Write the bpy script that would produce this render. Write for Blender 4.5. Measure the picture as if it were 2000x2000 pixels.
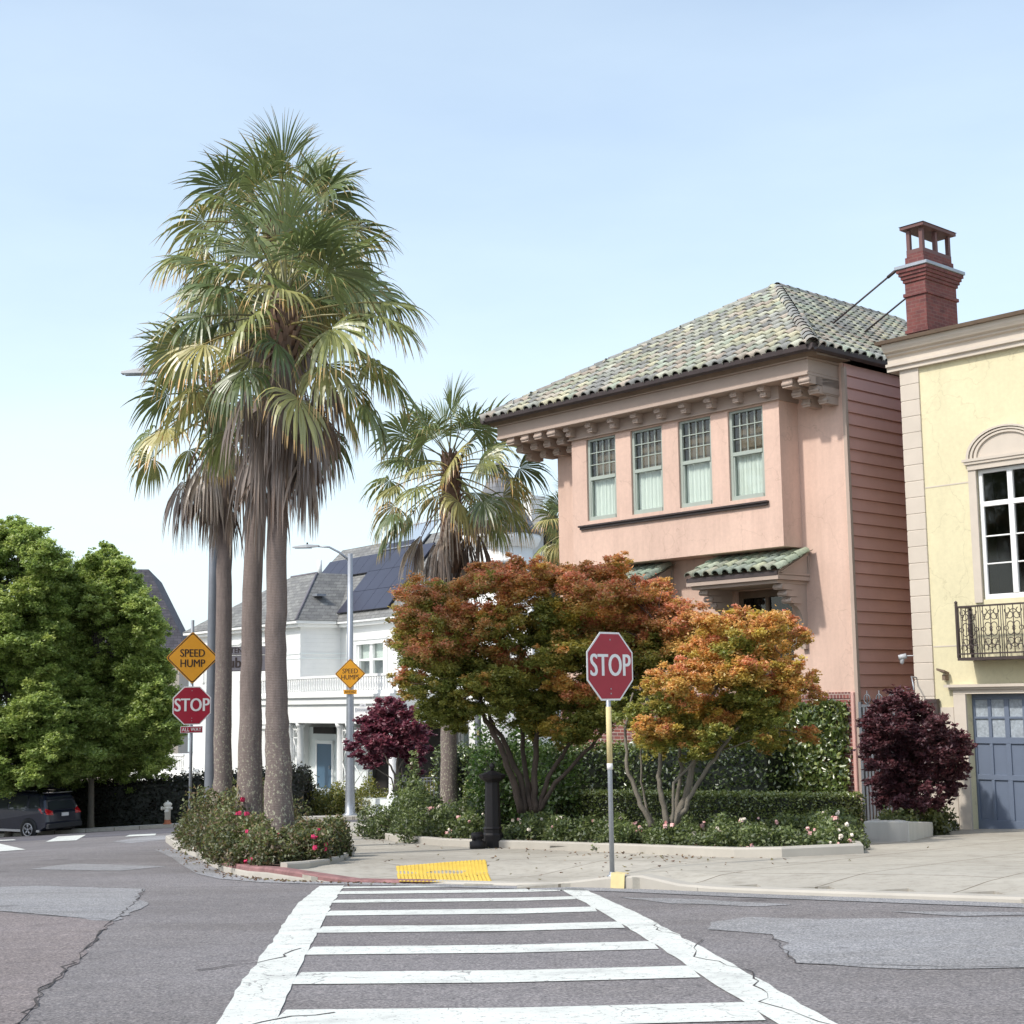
import bpy, math, random
import numpy as np
from mathutils import Vector, Matrix

for o in list(bpy.data.objects): bpy.data.objects.remove(o)
SC = bpy.context.scene
COL = SC.collection
# ------------------------------------------------------------------ camera
F_PX, ROLL, CAM_H, ZOOM = 1824.0, 0.014, 1.07, 1.5655        # focal length over a 2000 px wide picture
PITCH = math.atan(235 / 1824)
cam = bpy.data.cameras.new("camera"); camo = bpy.data.objects.new("camera", cam); COL.objects.link(camo)
cam.sensor_width = 36; cam.lens = 36 * F_PX / 2000 * ZOOM
cam.clip_start = 0.1; cam.clip_end = 3000
_R0 = Vector((1, 0, 0)); _F = Vector((0, math.cos(PITCH), math.sin(PITCH))); _U0 = Vector((0, -math.sin(PITCH), math.cos(PITCH)))
_R = _R0 * math.cos(ROLL) - _U0 * math.sin(ROLL); _U = _U0 * math.cos(ROLL) + _R0 * math.sin(ROLL)
camo.matrix_world = Matrix(((_R.x, _U.x, -_F.x, 0), (_R.y, _U.y, -_F.y, 0), (_R.z, _U.z, -_F.z, CAM_H), (0, 0, 0, 1)))
SC.camera = camo
# ------------------------------------------------------------------ world, sun, exposure
SUN_TO = Vector((-0.84, -0.54, 0)).normalized(); SUN_EL = math.radians(46)
w = bpy.data.worlds.new("World"); SC.world = w; w.use_nodes = True
nt = w.node_tree; nt.nodes.clear()
sky = nt.nodes.new("ShaderNodeTexSky"); sky.sky_type = 'NISHITA'; sky.sun_disc = False
sky.sun_elevation = SUN_EL; sky.sun_rotation = math.atan2(SUN_TO.x, SUN_TO.y)
sky.altitude = 0; sky.air_density = 1.0; sky.dust_density = 2.2; sky.ozone_density = 2.0
bg = nt.nodes.new("ShaderNodeBackground"); bg.inputs[1].default_value = 0.15
wo = nt.nodes.new("ShaderNodeOutputWorld")
hz = nt.nodes.new("ShaderNodeMix"); hz.data_type = 'RGBA'; tcw = nt.nodes.new("ShaderNodeTexCoord"); mpw = nt.nodes.new("ShaderNodeMapping"); mpw.inputs["Scale"].default_value = (1.2, 1.2, 4); nt.links.new(tcw.outputs["Generated"], mpw.inputs[0])
nzw = nt.nodes.new("ShaderNodeTexNoise"); nzw.inputs["Scale"].default_value = 1.6; nzw.inputs["Detail"].default_value = 7; nzw.inputs["Roughness"].default_value = .55; nt.links.new(mpw.outputs[0], nzw.inputs[0])
mrw = nt.nodes.new("ShaderNodeMapRange"); mrw.inputs[1].default_value = .3; mrw.inputs[2].default_value = .7; mrw.inputs[3].default_value = .34; mrw.inputs[4].default_value = .50; nt.links.new(nzw.outputs["Fac"], mrw.inputs[0]); sxw = nt.nodes.new("ShaderNodeSeparateXYZ"); nt.links.new(tcw.outputs["Generated"], sxw.inputs[0])
grw = nt.nodes.new("ShaderNodeMapRange"); grw.inputs[1].default_value = .0; grw.inputs[2].default_value = .5; grw.inputs[3].default_value = 1.6; grw.inputs[4].default_value = .66; nt.links.new(sxw.outputs[2], grw.inputs[0])
muw = nt.nodes.new("ShaderNodeMath"); muw.operation = 'MULTIPLY'; nt.links.new(mrw.outputs[0], muw.inputs[0]); nt.links.new(grw.outputs[0], muw.inputs[1]); nt.links.new(muw.outputs[0], hz.inputs[0])   # uneven thin haze
hz.inputs[7].default_value = (4.75, 5.5, 5.75, 1)   # thin bright haze
nt.links.new(sky.outputs[0], hz.inputs[6]); nt.links.new(hz.outputs[2], bg.inputs[0]); nt.links.new(bg.outputs[0], wo.inputs[0])
sl = bpy.data.lights.new("sun", 'SUN'); sl.energy = 2.2; sl.angle = math.radians(2.5); sl.color = (1, .955, .88)
so = bpy.data.objects.new("sun", sl); COL.objects.link(so)
sd = Vector((SUN_TO.x * math.cos(SUN_EL), SUN_TO.y * math.cos(SUN_EL), math.sin(SUN_EL)))
so.rotation_euler = sd.to_track_quat('Z', 'Y').to_euler()
SC.view_settings.view_transform = 'Standard'; SC.view_settings.look = 'None'
SC.view_settings.exposure = 0.66; SC.view_settings.gamma = 1
SC.cycles.max_bounces = 8; SC.cycles.transparent_max_bounces = 16; SC.cycles.use_denoising = True

random.seed(7); RNG = np.random.default_rng(11)
def R(d): return math.radians(d)
# ------------------------------------------------------------------ ground height and placing
S_Y = .059
def G(x, y):
    z = -S_Y * min(max(y, -30), 95)
    if x < 0: z -= .04 * max(0, -max(x, -45) - 8)
    else: z += .016 * min(x, 30)
    return z
def W(u, v, y):
    """point seen at (u, v) of the 2000 px photograph, y metres ahead"""
    r = _F + _R * ((u - 1000) / F_PX) + _U * ((1000 - v) / F_PX)
    return Vector((0, 0, CAM_H)) + r * (y / r.y)

# ------------------------------------------------------------------ materials
MATS = {}
def principled(name, col, rough=.8, metal=0, spec=.5):
    m = bpy.data.materials.new(name); m.use_nodes = True
    b = m.node_tree.nodes["Principled BSDF"]
    b.inputs["Base Color"].default_value = (*col, 1); b.inputs["Roughness"].default_value = rough
    b.inputs["Metallic"].default_value = metal; b.inputs["Specular IOR Level"].default_value = spec
    MATS[name] = m
    return m, m.node_tree, b
def noise(nt, scale, detail=6, rough=.6, vec=None, dist=0):
    n = nt.nodes.new("ShaderNodeTexNoise"); n.inputs["Scale"].default_value = scale
    n.inputs["Detail"].default_value = detail; n.inputs["Roughness"].default_value = rough; n.inputs["Distortion"].default_value = dist
    if vec is not None: nt.links.new(vec, n.inputs["Vector"])
    return n.outputs["Fac"]
def ramp(nt, fac, stops):
    r = nt.nodes.new("ShaderNodeValToRGB"); nt.links.new(fac, r.inputs[0])
    e = r.color_ramp.elements
    while len(e) < len(stops): e.new(.5)
    for i, (p, c) in enumerate(stops):
        e[i].position = p; e[i].color = (*c, 1) if len(c) == 3 else c
    return r.outputs[0]
def mixc(nt, fac, a, b, mode='MIX'):
    m = nt.nodes.new("ShaderNodeMix"); m.data_type = 'RGBA'; m.blend_type = mode
    for s, v in ((0, fac), (6, a), (7, b)):
        if isinstance(v, (int, float)): m.inputs[s].default_value = v
        elif isinstance(v, tuple): m.inputs[s].default_value = (*v, 1)
        else: nt.links.new(v, m.inputs[s])
    return m.outputs[2]
def coord(nt, kind="Object", scale=None):
    t = nt.nodes.new("ShaderNodeTexCoord").outputs[kind]
    if scale:
        mp = nt.nodes.new("ShaderNodeMapping"); mp.inputs["Scale"].default_value = scale
        nt.links.new(t, mp.inputs[0]); return mp.outputs[0]
    return t
def bump(nt, b, h, strength=.3, dist=.01):
    n = nt.nodes.new("ShaderNodeBump"); n.inputs["Strength"].default_value = strength; n.inputs["Distance"].default_value = dist
    nt.links.new(h, n.inputs["Height"]); nt.links.new(n.outputs[0], b.inputs["Normal"])
def worn(name, col, var=.12, scale=2.0, rough=.8, bscale=60, bstr=.15, bdist=.004, metal=0, spec=.4, streak=False):
    """painted or mineral surface with soft uneven tone and a fine grain"""
    m, nt, b = principled(name, col, rough, metal, spec)
    v = coord(nt, scale=(1, 1, .25) if streak else None)
    f = noise(nt, scale, 8, .65, v)
    lo = tuple(c * (1 - var) for c in col); hi = tuple(min(1, c * (1 + var * .7)) for c in col)
    nt.links.new(ramp(nt, f, [(.3, lo), (.7, hi)]), b.inputs["Base Color"])
    bump(nt, b, noise(nt, bscale, 4, .6, coord(nt)), bstr, bdist)
    return m
def stucco(name, col, streak=.10):
    m, nt, b = principled(name, col, .92, 0, .25); c = coord(nt)
    big = ramp(nt, noise(nt, .7, 6, .6, c), [(.3, tuple(x * .92 for x in col)), (.7, tuple(min(1, x * 1.05) for x in col))])
    st = ramp(nt, noise(nt, 3.2, 7, .7, coord(nt, scale=(1, 1, .09))), [(.36, (1 - streak * 1.4, 1 - streak * 1.5, 1 - streak * 1.5)), (.56, (1, 1, 1))])
    mo = ramp(nt, noise(nt, 12, 6, .75, c), [(.3, (.93, .93, .93)), (.7, (1.05, 1.05, 1.05))])
    nt.links.new(mixc(nt, 1, mixc(nt, 1, big, st, 'MULTIPLY'), mo, 'MULTIPLY'), b.inputs["Base Color"])
    vo = nt.nodes.new("ShaderNodeTexVoronoi"); vo.feature = 'DISTANCE_TO_EDGE'; vo.inputs["Scale"].default_value = .55
    nz2 = nt.nodes.new("ShaderNodeTexNoise"); nz2.inputs["Scale"].default_value = 1.8; nz2.inputs["Detail"].default_value = 8; nt.links.new(c, nz2.inputs[0]); va = nt.nodes.new("ShaderNodeVectorMath"); va.operation = 'ADD'; nt.links.new(c, va.inputs[0]); nt.links.new(nz2.outputs["Color"], va.inputs[1]); nt.links.new(va.outputs[0], vo.inputs["Vector"])
    ck = ramp(nt, vo.outputs["Distance"], [(.0, (.72, .70, .68)), (.006, (1, 1, 1))])
    old = b.inputs["Base Color"].links[0].from_socket; nt.links.new(mixc(nt, .55, old, mixc(nt, 1, old, ck, 'MULTIPLY')), b.inputs["Base Color"])
    bump(nt, b, noise(nt, 38, 6, .7, c), .35, .006)
stucco("pink_stucco", (.65, .465, .38), .07); stucco("yellow_stucco", (.66, .60, .40), .025)
worn("pink_trim", (.42, .33, .275), .08, 1.5, .85, 70, .2)
worn("siding_paint", (.62, .36, .31), .08, 1.2, .6, 40, .08, streak=False)
worn("cast_stone", (.555, .49, .415), .08, 1.6, .9, 60, .2)
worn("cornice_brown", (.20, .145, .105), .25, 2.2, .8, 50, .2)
worn("gutter_metal", (.060, .045, .045), .25, 3, .55, 60, .1)
worn("sage_paint", (.35, .395, .35), .06, 2, .5)
worn("white_paint", (.80, .80, .78), .05, 1, .6, 50, .08)
m, nt, b = principled("clapboard", (.74, .74, .72), .6, 0, .4)
wv = nt.nodes.new("ShaderNodeTexWave"); wv.wave_profile = 'SAW'; wv.bands_direction = 'Z'; wv.inputs["Scale"].default_value = 1.6; nt.links.new(coord(nt), wv.inputs[0])
nt.links.new(ramp(nt, noise(nt, .8, 6, .6, coord(nt)), [(.3, (.66, .67, .66)), (.7, (.76, .76, .74))]), b.inputs["Base Color"]); bump(nt, b, wv.outputs["Fac"], .5, .03)
worn("white_cool", (.74, .78, .77), .05, 1, .6, 50, .08)
worn("white_curtain", (.80, .81, .78), .05, 3, .9)
worn("brown_blind", (.20, .145, .11), .2, 3, .9)
worn("concrete", (.42, .39, .34), .14, .8, .9, 60, .3)
worn("concrete_new", (.52, .50, .46), .14, 3, .9, 60, .2, streak=True)
worn("red_kerb_paint", (.25, .13, .125), .45, 5, .85, 60, .3)
worn("soil", (.075, .045, .03), .5, 4, 1, 30, .8, .03)
worn("galvanised", (.33, .35, .38), .12, 3, .45, 40, .05, metal=.55)
worn("galvanised_dark", (.17, .18, .20), .15, 2, .5, 40, .05, metal=.3)
worn("iron_black", (.010, .008, .009), .3, 4, .6, 60, .2)
worn("iron_brown", (.055, .04, .038), .3, 4, .5, 60, .2)
worn("sign_back", (.45, .46, .47), .1, 4, .5)
worn("sign_red", (.33, .013, .032), .10, 5, .4, 40, .02)
worn("sign_amber", (.74, .33, .025), .06, 5, .4, 40, .02)
worn("sign_white", (.74, .72, .71), .06, 5, .45, 40, .02)
worn("sign_ink", (.03, .018, .015), .1, 5, .5)
worn("yellow_paint", (.60, .49, .25), .12, 6, .7)
worn("tactile_yellow", (.66, .45, .07), .12, 3, .7)
worn("garage_blue", (.135, .165, .225), .06, 1.5, .5, 40, .04)
worn("door_blue", (.055, .11, .17), .06, 1.5, .5)
worn("frosted_glass", (.34, .38, .42), .35, 22, .3)
worn("shade_white", (.72, .74, .73), .04, 2, .8)
worn("pv_black", (.035, .035, .055), .15, .5, .35)
worn("slate_grey", (.17, .16, .18), .2, 2, .8)
worn("beige_wall", (.46, .40, .34), .1, 1, .9)
worn("bark_maple", (.10, .075, .06), .35, 7, .95, 30, .7, .02, streak=True)
worn("bark_grey", (.17, .15, .12), .3, 7, .95, 30, .6, .02, streak=True)
worn("tyre", (.018, .018, .018), .2, 5, .85)
worn("alloy", (.45, .45, .47), .1, 5, .35, metal=.7)
worn("hydrant_white", (.74, .70, .62), .08, 8, .55)
worn("hydrant_rust", (.40, .14, .07), .3, 8, .8)
worn("petal_pale", (.82, .50, .47), .2, 8, .8)
worn("petal_pink", (.62, .05, .14), .2, 8, .8)
worn("petal_cream", (.80, .72, .62), .1, 8, .8)
worn("seam_tar", (.06, .052, .05), .3, 6, .9)
worn("terracotta_dark", (.10, .05, .035), .3, 6, .9)
worn("dark_interior", (.02, .016, .014), .3, 3, .8)
m, nt, b = principled("car_paint", (.010, .013, .028), .35, .2, .5); b.inputs["Coat Weight"].default_value = 1
m, nt, b = principled("car_glass", (.03, .035, .04), .05, 0, .9)
m, nt, b = principled("tail_red", (.45, .01, .015), .2)
m, nt, b = principled("car_plastic", (.025, .025, .027), .7)
m, nt, b = principled("skylight_glass", (.30, .36, .42), .08, 0, 1.0)

# glass: mostly clear, mirror-like at grazing angles
def glass_mat(name, tint, refl):
    m = bpy.data.materials.new(name); m.use_nodes = True; nt = m.node_tree; nt.nodes.clear()
    o = nt.nodes.new("ShaderNodeOutputMaterial"); mx = nt.nodes.new("ShaderNodeMixShader")
    t = nt.nodes.new("ShaderNodeBsdfTransparent"); t.inputs[0].default_value = (*tint, 1)
    g = nt.nodes.new("ShaderNodeBsdfGlossy"); g.inputs["Roughness"].default_value = .04
    lw = nt.nodes.new("ShaderNodeLayerWeight"); lw.inputs[0].default_value = .5
    pw = nt.nodes.new("ShaderNodeMath"); pw.operation = 'POWER'; pw.inputs[1].default_value = 3.5; nt.links.new(lw.outputs["Facing"], pw.inputs[0])
    f = nt.nodes.new("ShaderNodeMath"); f.operation = 'MULTIPLY_ADD'; f.inputs[1].default_value = .8; f.inputs[2].default_value = refl; nt.links.new(pw.outputs[0], f.inputs[0])
    nt.links.new(f.outputs[0], mx.inputs[0]); nt.links.new(t.outputs[0], mx.inputs[1]); nt.links.new(g.outputs[0], mx.inputs[2])
    nt.links.new(mx.outputs[0], o.inputs[0]); MATS[name] = m
glass_mat("glass", (.93, .96, .94), .04)
glass_mat("glass_dark", (.5, .5, .48), .05)

# asphalt
def asphalt(name, base, tint=(1, 1, 1.02)):
    m, nt, b = principled(name, base, .92, 0, .3)
    c = coord(nt)
    big = ramp(nt, noise(nt, .22, 5, .6, c), [(.3, tuple(x * .86 for x in base)), (.7, tuple(x * 1.13 for x in base))])
    fine = noise(nt, 55, 3, .8, c)
    agg = ramp(nt, fine, [(.33, (.35, .34, .35)), (.5, (1, 1, 1)), (.68, (1.9, 1.85, 1.8))])
    col = mixc(nt, 1.0, big, agg, 'MULTIPLY')
    mid = ramp(nt, noise(nt, 9, 4, .7, c), [(.3, (.84, .84, .85)), (.7, (1.12, 1.11, 1.1))])
    col = mixc(nt, 1.0, col, mid, 'MULTIPLY')
    dirt = ramp(nt, noise(nt, .55, 8, .75, coord(nt, scale=(.35, 1, 1)), .6), [(.38, (1.06, 1.06, 1.07)), (.55, (.92, .91, .90)), (.70, (.74, .72, .70))])
    col = mixc(nt, 1.0, col, dirt, 'MULTIPLY')
    oil = ramp(nt, noise(nt, 1.6, 4, .5, c), [(.66, (1, 1, 1)), (.76, (.66, .65, .65))])
    col = mixc(nt, 1.0, col, oil, 'MULTIPLY')
    nt.links.new(col, b.inputs["Base Color"]); bump(nt, b, fine, .55, .012)
asphalt("asphalt", (.195, .183, .183)); asphalt("asphalt_pale", (.27, .27, .275)); asphalt("asphalt_pink", (.215, .188, .184))
asphalt("asphalt_far", (.115, .112, .125))
# sidewalk slabs
m, nt, b = principled("sidewalk", (.4, .37, .32), .92, 0, .3)
c = coord(nt)
big = ramp(nt, noise(nt, .5, 7, .65, c), [(.3, (.345, .315, .265)), (.55, (.43, .40, .34)), (.75, (.50, .465, .40))])
spots = ramp(nt, noise(nt, 6, 6, .75, c), [(.28, (.74, .72, .70)), (.5, (1.0, 1.0, 1.0)), (.7, (1.08, 1.08, 1.08))])
col = mixc(nt, 1, big, spots, 'MULTIPLY')
mp = nt.nodes.new("ShaderNodeMapping"); mp.inputs["Rotation"].default_value = (0, 0, R(42)); nt.links.new(c, mp.inputs[0])
br = nt.nodes.new("ShaderNodeTexBrick"); br.offset = 0; br.inputs["Scale"].default_value = 1
br.inputs["Brick Width"].default_value = 1.5; br.inputs["Row Height"].default_value = 1.5; br.inputs["Mortar Size"].default_value = .012
br.inputs["Color1"].default_value = (1, 1, 1, 1); br.inputs["Color2"].default_value = (.90, .90, .91, 1); br.inputs["Mortar"].default_value = (.42, .39, .36, 1)
nt.links.new(mp.outputs[0], br.inputs["Vector"])
nt.links.new(mixc(nt, 1, col, br.outputs[0], 'MULTIPLY'), b.inputs["Base Color"]); bump(nt, b, noise(nt, 70, 4, .6, c), .3, .006)
# painted road marking, cracked and worn through to the asphalt
m, nt, b = principled("road_paint", (.6, .61, .58), .75, 0, .3)
c = coord(nt)
vor = nt.nodes.new("ShaderNodeTexVoronoi"); vor.feature = 'DISTANCE_TO_EDGE'; vor.inputs["Scale"].default_value = 1.3
ds = nt.nodes.new("ShaderNodeVectorMath"); ds.operation = 'ADD'
nz = nt.nodes.new("ShaderNodeTexNoise"); nz.inputs["Scale"].default_value = 3.5; nz.inputs["Detail"].default_value = 6; nt.links.new(c, nz.inputs[0])
sc_ = nt.nodes.new("ShaderNodeVectorMath"); sc_.operation = 'SCALE'; sc_.inputs["Scale"].default_value = .55
nt.links.new(nz.outputs["Color"], sc_.inputs[0]); nt.links.new(c, ds.inputs[0]); nt.links.new(sc_.outputs[0], ds.inputs[1]); nt.links.new(ds.outputs[0], vor.inputs["Vector"])
crack = ramp(nt, vor.outputs["Distance"], [(.0, (1, 1, 1)), (.010, (0, 0, 0))])
reg = ramp(nt, noise(nt, .45, 3, .5, c), [(.44, (0, 0, 0)), (.54, (1, 1, 1))])
crk = mixc(nt, 1, crack, reg, 'MULTIPLY')
chip = ramp(nt, noise(nt, 26, 6, .8, c), [(.58, (0, 0, 0)), (.63, (1, 1, 1))])
f = mixc(nt, 1, crk, chip, 'LIGHTEN')
base = ramp(nt, noise(nt, 2.2, 8, .75, c), [(.28, (.42, .42, .40)), (.45, (.60, .61, .565)), (.7, (.70, .71, .66))])
nt.links.new(mixc(nt, f, base, (.13, .115, .115)), b.inputs["Base Color"]); bump(nt, b, noise(nt, 55, 3, .7, c), .3, .006)
# brick
def brick(name, c1, c2, mortar, sc=1.0, w=.21, h=.075, rot=None):
    m, nt, b = principled(name, c1, .9, 0, .3)
    c = coord(nt)
    sep = nt.nodes.new("ShaderNodeSeparateXYZ"); nt.links.new(c, sep.inputs[0])
    add = nt.nodes.new("ShaderNodeMath"); nt.links.new(sep.outputs[0], add.inputs[0]); nt.links.new(sep.outputs[1], add.inputs[1])
    cmb = nt.nodes.new("ShaderNodeCombineXYZ"); nt.links.new(add.outputs[0], cmb.inputs[0]); nt.links.new(sep.outputs[2], cmb.inputs[1])
    br = nt.nodes.new("ShaderNodeTexBrick"); br.inputs["Scale"].default_value = sc
    br.inputs["Brick Width"].default_value = w; br.inputs["Row Height"].default_value = h; br.inputs["Mortar Size"].default_value = .009
    br.inputs["Color1"].default_value = (*c1, 1); br.inputs["Color2"].default_value = (*c2, 1); br.inputs["Mortar"].default_value = (*mortar, 1)
    nt.links.new(cmb.outputs[0], br.inputs["Vector"])
    v = ramp(nt, noise(nt, 4, 6, .7, c), [(.3, (.75, .75, .75)), (.7, (1.2, 1.2, 1.2))])
    nt.links.new(mixc(nt, 1, br.outputs[0], v, 'MULTIPLY'), b.inputs["Base Color"]); bump(nt, b, br.outputs["Fac"], -.5, .01)
brick("brick_wall", (.26, .085, .07), (.17, .075, .075), (.38, .30, .26))
brick("brick_chimney", (.19, .065, .058), (.13, .05, .05), (.17, .09, .08))
worn("maroon_metal", (.13, .06, .055), .15, 3, .6)
brick("brick_soldier", (.27, .09, .075), (.15, .065, .065), (.40, .31, .27), w=.075, h=.5)
# shingles
def shingle(name, a, bcol, row=.16):
    m, nt, b = principled(name, a, .9, 0, .25)
    c = coord(nt)
    sep = nt.nodes.new("ShaderNodeSeparateXYZ"); nt.links.new(c, sep.inputs[0])
    add = nt.nodes.new("ShaderNodeMath"); nt.links.new(sep.outputs[0], add.inputs[0]); nt.links.new(sep.outputs[1], add.inputs[1])
    cmb = nt.nodes.new("ShaderNodeCombineXYZ"); nt.links.new(add.outputs[0], cmb.inputs[0]); nt.links.new(sep.outputs[2], cmb.inputs[1])
    br = nt.nodes.new("ShaderNodeTexBrick"); br.inputs["Scale"].default_value = 1
    br.inputs["Brick Width"].default_value = .42; br.inputs["Row Height"].default_value = row; br.inputs["Mortar Size"].default_value = .012
    br.inputs["Color1"].default_value = (*a, 1); br.inputs["Color2"].default_value = (*bcol, 1); br.inputs["Mortar"].default_value = tuple(x * .5 for x in a) + (1,)
    nt.links.new(cmb.outputs[0], br.inputs["Vector"])
    v = ramp(nt, noise(nt, 2.5, 8, .75, c), [(.3, (.7, .7, .7)), (.7, (1.25, 1.25, 1.25))])
    nt.links.new(mixc(nt, 1, br.outputs[0], v, 'MULTIPLY'), b.inputs["Base Color"]); bump(nt, b, br.outputs["Fac"], -.6, .02)
shingle("shingle_grey", (.235, .235, .225), (.165, .165, .165)); shingle("shingle_slate", (.14, .13, .15), (.10, .095, .11))
shingle("shingle_tower", (.22, .22, .23), (.15, .155, .165), .22)
# palm trunk
m, nt, b = principled("palm_bark", (.2, .15, .13), .95, 0, .2)
c = coord(nt, scale=(1, 1, 1)); rings = nt.nodes.new("ShaderNodeTexWave"); rings.bands_direction = 'Z'; rings.inputs["Scale"].default_value = 13
rings.inputs["Distortion"].default_value = 3.5; rings.inputs["Detail"].default_value = 4; rings.inputs["Detail Scale"].default_value = 3; nt.links.new(c, rings.inputs[0])
rc = ramp(nt, rings.outputs["Fac"], [(.1, (.15, .12, .11)), (.7, (.205, .17, .155))])
vs = ramp(nt, noise(nt, 9, 8, .75, coord(nt, scale=(2.5, 2.5, .35))), [(.3, (.72, .72, .72)), (.7, (1.25, 1.22, 1.2))])
col = mixc(nt, 1, rc, vs, 'MULTIPLY')
att = nt.nodes.new("ShaderNodeAttribute"); att.attribute_name = "Col"       # old bark up the stem is redder, the foot carries lichen
sepc = nt.nodes.new("ShaderNodeSeparateColor"); nt.links.new(att.outputs["Color"], sepc.inputs[0])
redf = nt.nodes.new("ShaderNodeMath"); redf.operation = 'MULTIPLY'; nt.links.new(noise(nt, 2.2, 5, .7, c), redf.inputs[0]); nt.links.new(sepc.outputs[0], redf.inputs[1])
col = mixc(nt, redf.outputs[0], col, (.22, .165, .14))
lich = ramp(nt, noise(nt, 30, 4, .6, coord(nt, scale=(1, 1, .7))), [(.56, (0, 0, 0)), (.60, (1, 1, 1))])
lf = nt.nodes.new("ShaderNodeMath"); lf.operation = 'MULTIPLY'; nt.links.new(lich, lf.inputs[0]); nt.links.new(sepc.outputs[1], lf.inputs[1])
col = mixc(nt, lf.outputs[0], col, (.46, .45, .33))
nt.links.new(col, b.inputs["Base Color"]); bump(nt, b, rings.outputs["Fac"], .35, .008)
# foliage: colour of each leaf is stored on its face
def leaf_mat(name, transl=.35, rough=.55, gloss=.06):
    m = bpy.data.materials.new(name); m.use_nodes = True; nt = m.node_tree; nt.nodes.clear()
    o = nt.nodes.new("ShaderNodeOutputMaterial"); a = nt.nodes.new("ShaderNodeAttribute"); a.attribute_name = "Col"
    d = nt.nodes.new("ShaderNodeBsdfDiffuse"); t = nt.nodes.new("ShaderNodeBsdfTranslucent"); g = nt.nodes.new("ShaderNodeBsdfGlossy"); g.inputs["Roughness"].default_value = rough
    g.inputs[0].default_value = (.9, .9, .9, 1)
    m1 = nt.nodes.new("ShaderNodeMixShader"); m1.inputs[0].default_value = transl
    m2 = nt.nodes.new("ShaderNodeMixShader"); m2.inputs[0].default_value = gloss
    nt.links.new(a.outputs["Color"], d.inputs[0]); nt.links.new(a.outputs["Color"], t.inputs[0])
    nt.links.new(d.outputs[0], m1.inputs[1]); nt.links.new(t.outputs[0], m1.inputs[2])
    nt.links.new(m1.outputs[0], m2.inputs[1]); nt.links.new(g.outputs[0], m2.inputs[2]); nt.links.new(m2.outputs[0], o.inputs[0])
    MATS[name] = m
leaf_mat("leaf", .52); leaf_mat("leaf_glossy", .25, .35, .12); leaf_mat("frond", .25, .4, .07)
m, nt, b = principled("roof_tile", (.4, .4, .3), .8, 0, .35)
a = nt.nodes.new("ShaderNodeAttribute"); a.attribute_name = "Col"
v = ramp(nt, noise(nt, 14, 6, .75, coord(nt)), [(.3, (.62, .62, .60)), (.7, (1.2, 1.2, 1.2))])
nt.links.new(mixc(nt, 1, a.outputs["Color"], v, 'MULTIPLY'), b.inputs["Base Color"]); bump(nt, b, noise(nt, 40, 4, .6, coord(nt)), .3, .008)

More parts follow.
